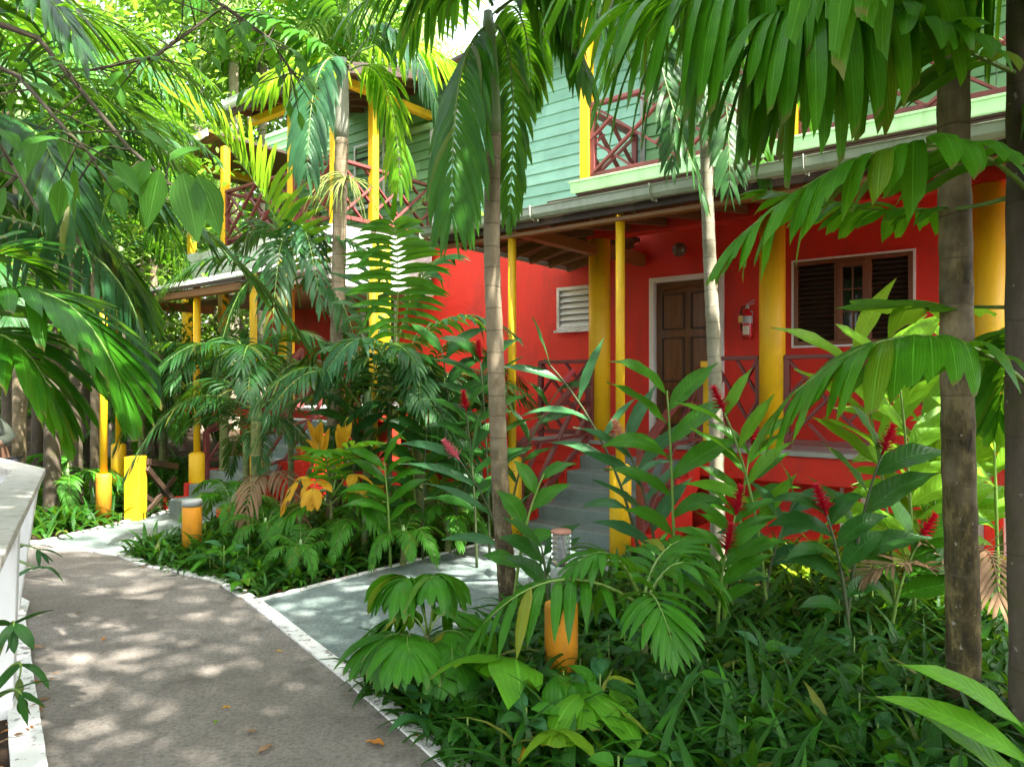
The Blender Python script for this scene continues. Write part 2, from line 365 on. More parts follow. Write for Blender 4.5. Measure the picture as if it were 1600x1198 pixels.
bg = N(nt, 'ShaderNodeBackground'); bg.inputs['Strength'].default_value = .15; wo = N(nt, 'ShaderNodeOutputWorld')
hs = N(nt, 'ShaderNodeHueSaturation'); hs.inputs['Saturation'].default_value = .35; L(nt, sky.outputs[0], hs.inputs['Color']); L(nt, hs.outputs[0], bg.inputs[0]); L(nt, bg.outputs[0], wo.inputs[0])
sl = bpy.data.lights.new('sun', 'SUN'); sl.energy = 5; sl.angle = R(.8); sl.color = (1, .95, .86)
so = bpy.data.objects.new('sun', sl); COL.objects.link(so); so.rotation_euler = sdir.to_track_quat('Z', 'Y').to_euler()
scn.view_settings.view_transform = 'Standard'; scn.view_settings.look = 'None'; scn.view_settings.gamma = 1
scn.view_settings.exposure = 2.65
scn.render.engine = 'CYCLES'
cy = scn.cycles; cy.use_denoising = True; cy.max_bounces = 7; cy.diffuse_bounces = 4; cy.glossy_bounces = 3; cy.transmission_bounces = 5
cy.transparent_max_bounces = 8; cy.sample_clamp_indirect = 6; cy.caustics_reflective = False; cy.caustics_refractive = False
try: cy.denoising_input_passes = 'RGB_ALBEDO_NORMAL'
except Exception: pass

# ------------------------------------------------------------------ house frame of reference
P0 = V3((1.10, 9.30, 0)); HA = math.atan2(-.623, .782)
UX, VX = V3((cos(HA), sin(HA), 0)), V3((-sin(HA), cos(HA), 0))
def hw(u, v, z=0): return P0 + UX * u + VX * v + V3((0, 0, z))
def uv(x, y): d = V3((x, y, 0)) - P0; return d.dot(UX), d.dot(VX)
# ------------------------------------------------------------------ ground, paths, edges
g = MB(); nx = 60
def gz(x, y):
    d = max(0, y - 13) + max(0, abs(x) - 9)
    return -.035 + .05 * mnoise.noise(V3((x * .35, y * .35, 0))) * min(1, d) + .04 * max(0, d) * .6
xs = [-60 + 120 * i / nx for i in range(nx + 1)]; ys = [-20 + 100 * i / nx for i in range(nx + 1)]
for y in ys:
    for x in xs: g.v.append((x, y, min(gz(x, y), 1.2)))
for j in range(nx):
    for i in range(nx): q = j * (nx + 1) + i; g.face([q, q + 1, q + nx + 2, q + nx + 1], 0, .5, True)
structure(g.build('ground', M['soil']))

RIGHT = [(3.6, -2.5), (1.75, .3), (.55, 2.0), (-.233, 3.17), (-.846, 4.07), (-1.924, 5.556), (-2.44, 6.19), (-3.32, 6.73), (-3.755, 7.11), (-4.88, 7.62), (-9.5, 9.9)]
LEFT = [(-10.5, 8.6), (-6.2, 7.15), (-4.45, 6.25), (-3.62, 5.55), (-3.41, 5.18), (-1.99, 3.17), (-.9, 1.55), (.4, -.4), (1.6, -2.5)]
PATH = RIGHT + LEFT
structure(MB().prism([(x, y, -.06) for x, y in PATH], .06).build('path', M['path']))
def slab_uv(pts, z0, h, name, mat):
    return structure(MB().prism([tuple(hw(u, v, z0)) for u, v in pts], h).build(name, mat))
def uvp(x, y): return uv(x, y)
B1 = [(-.02, -4.83), (1.58, -6.08), (1.58, -1.3), (-.02, -1.3)]
B1[0] = uv(-1.93, 5.53); B1[1] = uv(-.88, 4.03)
structure(MB().prism([tuple(hw(u, v, -.06)) for u, v in B1], .068).build('pavement', M['bluepath']))
B2 = [uv(-4.86, 7.60), uv(-3.70, 7.08), uv(-2.9, 9.1), uv(-4.25, 9.95)]
structure(MB().prism([tuple(hw(u, v, -.06)) for u, v in B2], .066).build('pavement', M['bluepath']))
def strip(pts, wd, h, name, mat, side=1, jit=.002):
    # ragged painted edge: a raised strip along a polyline
    P = []
    for i in range(len(pts) - 1):
        a = V3((*pts[i], 0)); b = V3((*pts[i + 1], 0)); n = max(2, int((b - a).length / .12))
        for k in range(n): P.append(a.lerp(b, k / n))
    P.append(V3((*pts[-1], 0)))
    mb = MB(); k = len(P)
    for i, p in enumerate(P):
        d = (P[min(i + 1, k - 1)] - P[max(i - 1, 0)]).normalized(); s_ = V3((-d.y, d.x, 0)) * side
        a = p - s_ * (wd * .5 + rnd.uniform(-jit, jit)); b = p + s_ * (wd * .5 + rnd.uniform(-jit, jit))
        mb.v += [(a.x, a.y, -.04), (a.x, a.y, h), (b.x, b.y, h), (b.x, b.y, -.04)]
    for i in range(k - 1):
        q = i * 4
        for c in range(3): mb.face([q + c, q + c + 1, q + c + 5, q + c + 4])
    return structure(mb.build(name, mat))
strip(RIGHT[1:], .10, .013, 'kerb', M['kerb'])
strip([(x - .06, y - .03) for x, y in LEFT[2:-1]], .13, .013, 'kerb', M['kerb'])
strip([(-1.93, 5.58), tuple(hw(-.03, -1.35)[:2])], .05, .019, 'kerb', M['kerb'])
strip([(-4.90, 7.62), (-4.38, 9.75)], .06, .019, 'kerb', M['kerb'])

# ------------------------------------------------------------------ the house
H = thing('house', 'red and teal two storey wooden house with yellow posts behind the palms', 'house', P0, HA)
VW = 1.1
def hb(name, mat, mb, bevel=.006, parent=None): return mb.build(name, mat, parent or H, bevel)

def wall(u0, u1, z0, z1, v0, v1, holes):
    mb = MB(); us = sorted({u0, u1, *[x for h in holes for x in h[:2]]}); zs = sorted({z0, z1, *[x for h in holes for x in h[2:]]})
    inh = lambda u, z: any(h[0] < u < h[1] and h[2] < z < h[3] for h in holes)
    for i in range(len(us) - 1):
        for j in range(len(zs) - 1):
            a, b, c, d = us[i], us[i + 1], zs[j], zs[j + 1]
            if inh((a + b) / 2, (c + d) / 2): continue
            mb.poly([(a, v0, c), (b, v0, c), (b, v0, d), (a, v0, d)]); mb.poly([(b, v1, c), (a, v1, c), (a, v1, d), (b, v1, d)])
    for a, b, c, d in holes:
        mb.poly([(a, v0, c), (a, v1, c), (b, v1, c), (b, v0, c)]); mb.poly([(a, v0, d), (b, v0, d), (b, v1, d), (a, v1, d)])
        mb.poly([(a, v0, c), (a, v0, d), (a, v1, d), (a, v1, c)]); mb.poly([(b, v0, c), (b, v1, c), (b, v1, d), (b, v0, d)])
    mb.poly([(u0, v0, z0), (u0, v0, z1), (u0, v1, z1), (u0, v1, z0)]); mb.poly([(u1, v0, z0), (u1, v1, z0), (u1, v1, z1), (u1, v0, z1)])
    return mb
DOOR, WIN, LOU, DOOR2 = (.12, 1.18, .95, 3.08), (2.05, 3.33, 2.10, 3.10), (-1.40, -.75, 2.43, 3.07), (-5.9, -4.9, 1.29, 3.35)
hb('ground_floor_wall', M['red'], wall(-9, 6.5, -.1, 4.0, VW, VW + .2, [DOOR, WIN, LOU, DOOR2]), 0)
for u in (6.3, -9): hb('end_wall', M['red'], MB().box((u, VW + .2, -.1), (u + .2, 8, 4.0)), 0)
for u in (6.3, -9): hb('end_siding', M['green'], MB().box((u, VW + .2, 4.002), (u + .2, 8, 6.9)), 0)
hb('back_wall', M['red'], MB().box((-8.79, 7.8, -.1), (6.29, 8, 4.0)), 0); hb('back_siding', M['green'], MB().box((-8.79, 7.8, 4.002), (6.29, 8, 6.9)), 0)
hb('storey_floor', M['darkwood'], MB().box((-8.79, VW + .21, 3.8), (6.29, 7.79, 3.95)), 0)
def siding(u0, u1, z0, z1):
    mb = MB(); z = z0; ex = .168
    while z < z1 - .01:
        zt = min(z + ex, z1); b = len(mb.v); j = rnd.uniform(-.003, .003)
        cuts = [u0] + sorted(rnd.uniform(u0, u1) for _ in range(max(0, int((u1 - u0) / 2.2)))) + [u1]
        for i in range(len(cuts) - 1):
            a, c = cuts[i] + .003, cuts[i + 1] - .003; jj = j + rnd.uniform(-.003, .003); tl = rnd.uniform(-.004, .004); q0 = len(mb.f)
            mb.poly([(a, VW - .034 + jj, z + tl), (c, VW - .034 + jj, z - tl), (c, VW - .008 + jj, zt), (a, VW - .008 + jj, zt)])
            mb.poly([(a, VW - .034 + jj, z + tl), (a, VW + .02, z), (c, VW + .02, z), (c, VW - .034 + jj, z - tl)]); mb.a[q0] = mb.a[q0 + 1] = rnd.random()
        z = zt
    mb.box((u0, VW + .021, z0), (u1, VW + .17, z1)); return mb
ZB = 4.05
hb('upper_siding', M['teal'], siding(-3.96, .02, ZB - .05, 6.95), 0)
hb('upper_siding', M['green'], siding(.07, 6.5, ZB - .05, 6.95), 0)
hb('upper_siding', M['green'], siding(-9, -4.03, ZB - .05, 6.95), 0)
hb('corner_trim', M['white'], MB().box((-4.03, VW - .06, ZB - .1), (-3.96, VW, 5.98)))
hb('drain_pipe', M['metal'], MB().tube([(.045, VW - .06, ZB), (.045, VW - .06, 6.9)], .035, 12), 0)

def make_door(rect, parent):
    a, b, c, d = rect
    D = MB()
    D.box((a + .07, VW + .06, c), (b - .07, VW + .10, d - .07))
    dw = b - a - .14; x0 = a + .07
    st = .09
    MO = MB()
    for z0, z1 in ((c + .14, c + .62), (c + .72, c + 1.32), (c + 1.42, d - .22)):
        for k in range(2):
            u0 = x0 + st + k * (dw - st) / 2 ; u1 = u0 + (dw - 3 * st) / 2
            D.box((u0 + .03, VW + .052, z0 + .03), (u1 - .03, VW + .061, z1 - .03))
            for q in ((u0, z0, u1, z0 + .018), (u0, z1 - .018, u1, z1), (u0, z0 + .018, u0 + .018, z1 - .018), (u1 - .018, z0 + .018, u1, z1 - .018)):
                MO.box((q[0], VW + .040, q[1]), (q[2], VW + .0595, q[3]))
    arc = [(x0 + st + t / 10 * (dw - 2 * st), VW + .047, d - .20 + .055 * sin(pi * t / 10) + .012 * sin(5 * pi * t / 10)) for t in range(11)]
    D.tube(arc, .012, 6)
    o = D.build('door', M['doorwood'], parent, .004)
    MO.build('moulding', M['darkwood'], o, .003)
    F = MB(); F.box((a, VW - .025, c), (a + .07, VW + .12, d)); F.box((b - .07, VW - .025, c), (b, VW + .12, d)); F.box((a + .07, VW - .025, d - .07), (b - .07, VW + .12, d))
    F.build('door_frame', M['white'], o, .004)
    Hn = MB(); Hn.lathe((0, 0, 0), [(.0, 0), (.03, .0), (.03, .008), (.012, .012), (.012, .045), (.03, .055), (.028, .075), (.0, .085)], 14)
    h = Hn.build('handle', M['metal'], o); h.location = (b - .14, VW + .058, c + 1.0); h.rotation_euler = (R(90), 0, 0)
    return o
make_door(DOOR, H); make_door(DOOR2, H)
# timber casement window with louvred shutters either side
a, b, c, d = WIN
F = MB(); t = .05
for q in ((a, c, b, c + t), (a, d - t, b, d), (a, c + t, a + t, d - t), (b - t, c + t, b, d - t), (a + .46, c + t, a + .50, d - t), (b - .46, c + t, b - .42, d - t)):
    F.box((q[0], VW - .015, q[1]), (q[2], VW + .08, q[3]))
W_ = hb('window', M['winwood'], F, .004)
s = MB()
for q in ((a - .025, c - .025, b + .025, c), (a - .025, d, b + .025, d + .022), (a - .025, c, a, d), (b, c, b + .025, d)): s.box((q[0], VW - .02, q[1]), (q[2], VW + .05, q[3]))
s.build('window_trim', M['white'], W_)
cs = MB(); x0, x1 = a + .50, b - .46
for q in ((x0, c + t, x0 + .05, d - t), (x1 - .05, c + t, x1, d - t), (x0 + .05, c + t, x1 - .05, c + t + .07), (x0 + .05, d - t - .06, x1 - .05, d - t)): cs.box((q[0], VW - .03, q[1]), (q[2], VW + .02, q[3]))
for k in (1, 2): z = c + t + .07 + k * (d - c - 2 * t - .13) / 3; cs.box((x0 + .05, VW - .015, z - .008), (x1 - .05, VW + .01, z + .008))
cs.box(((x0 + x1) / 2 - .008, VW - .017, c + t + .07), ((x0 + x1) / 2 + .008, VW + .012, d - t - .06))
cs.build('casement', M['winwood'], W_, .003)
MB().box((x0, VW + .02, c + t), (x1, VW + .03, d - t)).build('pane', M['pane'], W_)
for y0, y1 in ((a + t, a + .46), (b - .42, b - t)):
    sh = MB(); n = 16
    for k in range(n):
        z = c + t + (k + .5) * (d - c - 2 * t) / n; sh.bar((y0, VW + .03, z), (y1, VW + .03, z), .07, .008, (0, -.6, 1))
    sh.box((y0, VW + .09, c + t), (y1, VW + .1, d - t)); sh.build('shutter', M['darkwood'], W_)
# small louvre windows
def louvre(u0, u1, z0, z1, frame, slat, n=7):
    F = MB(); t = .05
    for q in ((u0, z0, u1, z0 + t), (u0, z1 - t, u1, z1), (u0, z0 + t, u0 + t, z1 - t), (u1 - t, z0 + t, u1, z1 - t)): F.box((q[0], VW - .05, q[1]), (q[2], VW + .08, q[3]))
    o = F.build('window', frame, H, .004)
    s = MB()
    for k in range(n):
        z = z0 + t + (k + .5) * (z1 - z0 - 2 * t) / n; s.bar((u0 + t, VW - .005, z), (u1 - t, VW - .005, z), .10, .008, (0, -1, .75))
    s.build('louvre_slats', slat, o)
    MB().box((u0 + t, VW + .06, z0 + t), (u1 - t, VW + .07, z1 - t)).build('backing', M['black'], o)
    MB().box((u0 - .03, VW - .085, z0 - .03), (u1 + .03, VW - .04, z0)).build('sill', frame, o)
louvre(*LOU, M['whiteboard'], M['white'], 6)
louvre(-3.78, -3.05, 5.48, 6.18, M['white'], M['whiteboard'], 6)
louvre(-5.25, -4.80, 4.9, 6.10, M['white'], M['green'], 8)
louvre(-6.05, -5.55, 4.9, 6.10, M['white'], M['darkwood'], 8)
louvre(-7.3, -6.5, 4.3, 6.10, M['winwood'], M['darkwood'], 10)
louvre(1.6, 2.6, 4.15, 6.2, M['winwood'], M['darkwood'], 14)

# porch floor, foundation and skirting
hb('porch_floor', M['floorgrey'], MB().box((-.9, -.24, .905), (6.5, VW, .952)), .004)
hb('porch_slab', M['red'], MB().box((-.88, -.21, .62), (6.48, VW - .01, .904)), .01)
hb('foundation_wall', M['red'], MB().box((-.7, .12, -.1), (6.4, .3, .619)), 0)
sk = MB(); ws = MB()
for k in range(11): sk.box((2.9 + k * .30, -.02, .02), (3.05 + k * .30, .02, .619))
hb('skirting_boards', M['red'], sk); hb('skirting_backing', M['white'], ws.box((2.85, .03, 0), (6.3, .06, .615)), 0)
hb('ground_ledge', M['red'], MB().box((1.5, -.55, -.05), (4.6, .11, .10)), .01)

def extr(poly, u0, u1, mat=0, mb=None):   # polygon in (v, z) extruded along u
    mb = mb or MB(); b = len(mb.v); n = len(poly)
    mb.v += [(u0, p[0], p[1]) for p in poly] + [(u1, p[0], p[1]) for p in poly]
    mb.face(list(range(b, b + n))[::-1], mat); mb.face(list(range(b + n, b + 2 * n)), mat)
    for i in range(n): j = (i + 1) % n; mb.face([b + i, b + j, b + n + j, b + n + i], mat)
    return mb
def stair(u0, u1, vtop, ztop, n, going=.28):
    r = ztop / n; pts = []; v = vtop - going * (n - 1)
    for k in range(n - 1): pts += [(v + k * going, k * r), (v + k * going, (k + 1) * r)]
    pts += [(vtop, (n - 1) * r), (vtop, -.05), (v, -.05)]
    pts2 = []
    st = hb('stair', M['stair'], extr(pts, u0, u1), .012)
    zig = []
    for k in range(n - 1): zig += [(v + k * going - .015, k * r - (.04 if k == 0 else 0)), (v + k * going - .015, (k + 1) * r + .01)]
    zig += [(vtop - .005, (n - 1) * r + .01), (vtop - .005, (n - 1) * r - .28), (v + .35, -.04)]
    for a, b in ((u1 + .002, u1 + .10), (u0 - .10, u0 - .002)): extr(zig, a, b).build('stringer', M['red'], st, .006)
    inner = [(v + .45, -.04), (vtop - .05, (n - 1) * r - .33), (vtop - .05, -.04)]
    extr(inner, u0 + .1, u1 + .03).build('stair_base', M['red'], st)
    return st
stair(.05, 1.36, -.245, .95, 6)
stair(-4.5, -3.3, -1.3, 1.29, 8)

def rails(A, B, h, name='railing', bays=1, mat='maroon', gap=.08, ends=True, th=.05):
    A = V3(A); B = V3(B); Z = V3((0, 0, 1)); mb = MB()
    up = (B - A).cross(Z); 
    P = lambda s, t: A.lerp(B, s) + Z * (gap + (h - gap) * t)
    mb.bar(A + Z * h, B + Z * h, .09, .045, (0, 0, 1)); mb.bar(P(0, 0), P(1, 0), th, .06, (0, 0, 1))
    if ends:
        for s_ in (0.012, .988): mb.bar(A.lerp(B, s_), A.lerp(B, s_) + Z * h, .07, .06, tuple((B - A).normalized()))
    for k in range(bays):
        s0, s1 = k / bays, (k + 1) / bays; q = lambda x, y: P(s0 + (s1 - s0) * x, y)
        off = up.normalized() * .012
        mb.bar(q(0, 0) + off, q(1, 1) + off, .03, .055, tuple(up)); mb.bar(q(0, 1) - off, q(1, 0) - off, .03, .055, tuple(up))
        for (x0, y0, x1, y1, sg) in ((0, .5, .25, .25, -1), (.75, .75, 1, .5, -1), (0, .5, .25, .75, 1), (.75, .25, 1, .5, 1), (.5, 1, .72, .78, -1), (.28, .22, .5, 0, -1)):
            mb.bar(q(x0, y0) + off * sg * 1.7, q(x1, y1) + off * sg * 1.7, .028, .05, tuple(up))
    return hb(name, M[mat], mb, .004)
F1 = .95
rails((1.50, 0, F1), (2.03, 0, F1), .98, 'porch_railing'); rails((2.31, 0, F1), (4.0, 0, F1), .98, 'porch_railing', 2); rails((4.28, 0, F1), (6.3, 0, F1), .98, 'porch_railing', 2)
rails((-.85, -.1, F1), (-.14, -.02, F1), .98, 'porch_railing')
rails((-.02, -1.62, .08), (-.02, -.16, .95), .88, 'handrail', 1); rails((1.42, -1.55, .10), (1.42, -.12, .95), .88, 'handrail', 1)
hb('newel_post', M['yellow'], MB().box((1.42, -.16, F1), (1.53, -.05, 1.90)), .008)
# columns and posts
for u in (0, 2.17, 4.14): hb('column', M['yellow'], MB().lathe((u, 0, F1), [(.135, 0), (.135, 2.5)], 28), 0)
def slim(u, v, ztop, zb, name='porch_post'):
    o = hb(name, M['yellow'], MB().lathe((u, v, 0), [(.045, zb - .05), (.045, ztop)], 16), 0)
    MB().lathe((u, v, 0), [(.105, -.05), (.105, zb - .02), (.085, zb), (.046, zb + .015)], 22).build('post_base', M['yellow'], o)
    return o
slim(-.05, -1.70, 3.34, .86); slim(1.29, -1.70, 3.34, .86); slim(5.3, -1.70, 3.34, .86)
hb('rail_cap', M['maroon'], MB().lathe((1.19, -1.72, .80), [(.055, 0), (.05, .03), (.02, .06), (.0, .065)], 12), 0)
# lintel, balcony underside, wooden beams of the porch
hb('lintel', M['red'], MB().box((-.12, -.11, 3.455), (6.5, .11, 3.95)), .006)
hb('porch_ceiling', M['red'], MB().box((-.12, .11, 3.93), (6.5, VW - .04, 3.98)), 0)
bm = MB()
bm.box((-.06, -1.76, 3.24), (.06, -.14, 3.37)); bm.box((-.06, .13, 3.26), (.06, VW, 3.42))
hb('porch_beam', M['beam'], bm)
def roofpanel(pts, th=.05):   # slab with rooftop above and planks below
    mb = MB(); n = len(pts); b = 0
    mb.v += [tuple(p) for p in pts] + [(p[0], p[1], p[2] - th) for p in pts]
    mb.face(list(range(n)), 0); mb.face(list(range(n, 2 * n))[::-1], 1)
    for i in range(n): j = (i + 1) % n; mb.face([j, i, n + i, n + j], 2)
    return mb
RM = [M['rooftop'], M['soffit'], M['darkwood']]
E0, T0 = (-1.14, -1.78, 3.40), (0, -.13, 3.64)
pr = roofpanel([E0, (6.5, -1.78, 3.40), (6.5, -.13, 3.64), T0])
for q in (roofpanel([(-1.14, VW - .05, 3.40), E0, T0, (0, VW - .05, 3.64)]),):
    b = len(pr.v); pr.v += q.v; pr.f += [[i + b for i in f] for f in q.f]; pr.m += q.m; pr.a += q.a; pr.sm += q.sm
hb('porch_roof', RM, pr, 0)
rf = MB()
rf.bar((-1.12, -1.76, 3.30), (0, -.15, 3.54), .05, .11)
for k in range(6):
    v = -1.35 + k * .45; s_ = min(1, max(.0, (v + 1.78) / 1.65)); u1 = -1.14 + 1.14 * s_
    rf.bar((-1.10, v, 3.305), (u1 - .02, v, 3.305 + .24 * (u1 + 1.1) / 1.14), .05, .10)
for k in range(13):
    u = .5 + k * .48; rf.bar((u, -1.74, 3.305), (u, -.14, 3.53), .05, .10)
hb('rafters', M['rafter'], rf)
hb('fascia', M['darkwood'], MB().box((-1.16, -1.83, 3.27), (6.5, -1.79, 3.345)), .004)
hb('fascia', M['gutter'], MB().box((-1.20, -1.79, 3.30), (-1.16, VW - .05, 3.40)), .004)
hb('front_plate', M['beam'], MB().box((-1.1, -1.76, 3.215), (6.4, -1.67, 3.255)), .004)
def gutter(p, q, mat, br=1.35, r=.062, name='gutter'):
    p = V3(p); q = V3(q); d = (q - p).normalized(); sd = V3((d.y, -d.x, 0)); mb = MB()
    prof = [(-.062, .05), (-.058, -.035), (-.02, -.052), (.03, -.052), (.058, -.02), (.062, .045), (.075, .052), (.075, .058), (.054, .058), (.05, -.01), (.028, -.04), (-.02, -.04), (-.05, -.025), (-.054, .05)]
    b = len(mb.v); n = len(prof)
    for c in (p, q): mb.v += [tuple(c + sd * x + V3((0, 0, z))) for x, z in prof]
    for i in range(n): j = (i + 1) % n; mb.face([b + i, b + j, b + n + j, b + n + i])
    mb.face(list(range(b, b + n))[::-1]); mb.face(list(range(b + n, b + 2 * n)))
    o = hb(name, mat, mb, 0)
    k = int((q - p).length / br)
    for i in range(k + 1):
        c = p + d * (.25 + i * br)
        if (c - p).length > (q - p).length: break
        m2 = MB()
        for s0, s1 in (((-.07, -.058), (.02, -.066)), ((.02, -.066), (.07, -.03)), ((.07, -.03), (.083, .07))):
            m2.bar(c + sd * s0[0] + V3((0, 0, s0[1])), c + sd * s1[0] + V3((0, 0, s1[1])), .025, .008, tuple(sd.cross(V3((0, 0, 1)))))
        m2.build('gutter_bracket', mat, o)
    return o
gutter((-1.20, -1.90, 3.385), (6.5, -1.90, 3.385), M['gutter']); gutter((-1.27, VW - .1, 3.385), (-1.27, -1.85, 3.385), M['gutter'], 3)
# right balcony
hb('balcony_floor', M['darkwood'], MB().box((-.16, -.30, 3.985), (6.5, VW - .05, 4.045)), 0)
hb('balcony_fascia', M['darkwood'], MB().box((-.62, -.27, 3.70), (6.5, -.22, 3.98)), .004)
hb('balcony_trim', M['limetrim'], MB().box((-.20, -.36, 4.00), (6.5, -.305, 4.12)).box((-.22, -.375, 4.121), (6.5, -.30, 4.145)), .006)
for u in (-.07, 2.45, 4.9): hb('balcony_post', M['yellow'], MB().box((u - .065, -.25, 4.146), (u + .065, -.12, 6.55)), .008)
rails((0, -.185, 4.14), (2.38, -.185, 4.14), .95, 'balcony_railing', 2); rails((2.52, -.185, 4.14), (4.83, -.185, 4.14), .95, 'balcony_railing', 2); rails((4.97, -.185, 4.14), (6.4, -.185, 4.14), .95, 'balcony_railing', 1)
rails((-.07, -.11, 4.10), (-.07, VW - .06, 4.10), .95, 'balcony_railing', 1)
hb('balcony_beam', M['yellow'], MB().box((-.2, -.25, 6.551), (6.5, -.12, 6.70)), .006)
# main roof: one pitch, run further down over the left balcony
S = .26
def zr(v): return 6.17 + S * (v + 1.4)
hb('roof', RM, roofpanel([(-3.42, .45, zr(.45)), (6.9, -.75, zr(-.75) + .55), (6.9, 4.5, zr(4.5)), (-3.42, 4.5, zr(4.5))]), 0)
hb('roof', RM, roofpanel([(-6.35, -1.4, zr(-1.4)), (-3.42, -1.4, zr(-1.4)), (-3.42, 4.5, zr(4.5)), (-6.35, 4.5, zr(4.5))]), 0)
hb('roof', RM, roofpanel([(-9.15, -1.2, 5.85), (-7.2, -1.2, 6.07), (-7.2, 3.0, 6.07), (-9.15, 3.0, 5.85)]), 0)
hb('fascia', M['gutterw'], MB().bar((-9.15, -1.215, 5.80), (-7.2, -1.215, 6.02), .02, .14), 0)
hb('roof_back', M['rooftop'], roofpanel([(-9.2, 4.5, zr(4.5)), (6.9, 4.5, zr(4.5)), (6.9, 9, zr(4.5) - 1.3), (-9.2, 9, zr(4.5) - 1.3)]), 0)
gutter((-6.35, -1.49, 6.135), (-3.45, -1.49, 6.135), M['gutterw'], 1.0)
hb('fascia', M['darkwood'], MB().box((-6.3, -1.42, 6.0), (-3.46, -1.385, 6.11)).bar((-3.435, -1.37, zr(-1.37) - .1), (-3.435, .9, zr(.9) - .1), .03, .12), 0)
ra = MB()
for k in range(7): u = -6.2 + k * .45; ra.bar((u, -1.35, zr(-1.35) - .11), (u, VW - .05, zr(VW) - .11), .05, .10)
hb('rafters', M['rafter'], ra)
# left balcony
hb('balcony_floor', M['darkwood'], MB().box((-8.4, -1.0, 3.96), (-3.97, VW - .05, 4.04)), 0)
wb = MB()
for i in range(5):
    z = 3.2 + i * .165; u = -1.0
    while u < VW - .1:
        e = min(VW - .07, u + rnd.uniform(.3, .7)); wb.box((-4.0 + rnd.uniform(-.004, .004), u + .003, z + .003), (-3.965 + rnd.uniform(-.004, .004), e - .003, z + .162)); u = e
for i in range(5):
    z = 3.2 + i * .165; wb.box((-8.4, -1.04 + rnd.uniform(-.004, .004), z + .003), (-4.002, -1.0, z + .162))
hb('white_boarding', M['whiteboard'], wb, .003)
hb('board_ledge', M['whiteboard'], MB().box((-4.1, -1.1, 3.12), (-3.93, VW - .07, 3.19)), .005)
for u in (-8.25, -7.1, -5.12, -4.05): hb('balcony_post', M['yellow'], MB().box((u - .06, -1.0, 4.04), (u + .06, -.88, 6.0 if u > -7 else 5.8)), .008)
hb('balcony_post', M['yellow'], MB().box((-4.02, -.33, 4.04), (-3.9, -.21, 6.25)), .008)
hb('balcony_beam', M['yellow'], MB().box((-6.3, -1.0, 6.001), (-3.9, -.88, 6.12)).box((-4.03, -.86, 6.13), (-3.91, VW - .06, 6.25)), .006)
hb('balcony_beam', M['yellow'], MB().box((-8.5, -1.1, 5.70), (-8.38, 2.2, 5.82)), .006)
rails((-3.985, -.92, 4.08), (-3.985, VW - .1, 4.08), .92, 'balcony_railing', 2)
rails((-7.05, -.94, 4.08), (-5.2, -.94, 4.08), .92, 'balcony_railing', 2); rails((-5.05, -.94, 4.08), (-4.1, -.94, 4.08), .92, 'balcony_railing', 1); rails((-7.12, -.9, 4.08), (-7.12, VW, 4.08), .92, 'balcony_railing', 2)
hb('awning_bar', M['limetrim'], MB().box((-5.0, VW - .12, 5.98), (-3.96, VW - .05, 6.08)), .004)
# left ground floor porch
hb('porch_floor', M['floorgrey'], MB().box((-8.6, -1.25, 1.245), (-3.1, VW, 1.292)), .004)
hb('porch_slab', M['red'], MB().box((-8.58, -1.22, 1.10), (-3.12, VW - .01, 1.244)), .01)
hb('foundation_wall', M['red'], MB().box((-7.2, -.6, -.1), (-3.2, -.4, 1.099)), 0)
for u in (-8.3, -7.05): hb('porch_post', M['yellow'], MB().box((u - .07, -1.07, 1.292), (u + .07, -.93, 3.2)), .008)
for u in (-5.2, -2.95): hb('column', M['yellow'], MB().lathe((u, -1.0, 1.292), [(.13, 0), (.13, 2.3)], 24), 0)
slim(-4.56, -2.83, 3.0, .72); slim(-3.22, -2.83, 3.0, .72); slim(-1.0, -2.83, 3.0, .72); slim(-6.9, -2.83, 3.0, .72)
rails((-8.2, -1.0, 1.29), (-7.12, -1.0, 1.29), .92, 'porch_railing'); rails((-6.95, -1.0, 1.29), (-5.35, -1.0, 1.29), .92, 'porch_railing', 2)
rails((-4.5, -2.75, .1), (-4.5, -1.2, 1.29), .88, 'handrail', 1); rails((-3.25, -2.75, .1), (-3.25, -1.2, 1.29), .88, 'handrail', 1)
hb('porch_roof', RM, roofpanel([(-7.3, -3.0, 2.95), (-3.2, -3.0, 2.95), (-3.2, -1.1, 3.55), (-7.3, -1.1, 3.55)]), 0)
hb('porch_beam', M['beam'], MB().box((-7.2, -2.95, 2.80), (-3.3, -2.84, 2.90)).box((-7.3, -3.02, 2.86), (-7.18, -1.1, 3.0)), .004)
hb('porch_ceiling', M['soffit'], MB().box((-8.5, -1.0, 3.14), (-4.1, VW - .03, 3.18)), 0)

# things fixed to or resting on the house
e = thing('fire_extinguisher', 'red fire extinguisher with white label hanging on the wall beside the door', 'fire extinguisher', hw(1.52, VW - .11, 2.20), HA)
MB().lathe((0, 0, 0), [(.05, 0), (.062, .012), (.064, .04), (.064, .285), (.05, .325), (.025, .345), (.022, .37)], 24).build('cylinder', M['xred'], e)
MB().lathe((0, 0, 0), [(.0655, .19), (.0665, .195), (.0665, .275), (.0655, .28)], 24).build('metal_band', M['metal'], e)
MB().lathe((0, 0, .37), [(.024, 0), (.024, .03), (.015, .035), (.015, .05)], 14).bar((-.01, 0, .41), (.085, 0, .435), .018, .008).bar((-.01, 0, .425), (.09, 0, .475), .018, .008).build('valve', M['metal'], e)
MB().tube([(-.01, 0, .395), (-.06, 0, .40), (-.083, 0, .34), (-.08, 0, .22), (-.07, -.01, .10)], .011, 8).build('hose', M['black'], e)
lb = MB()
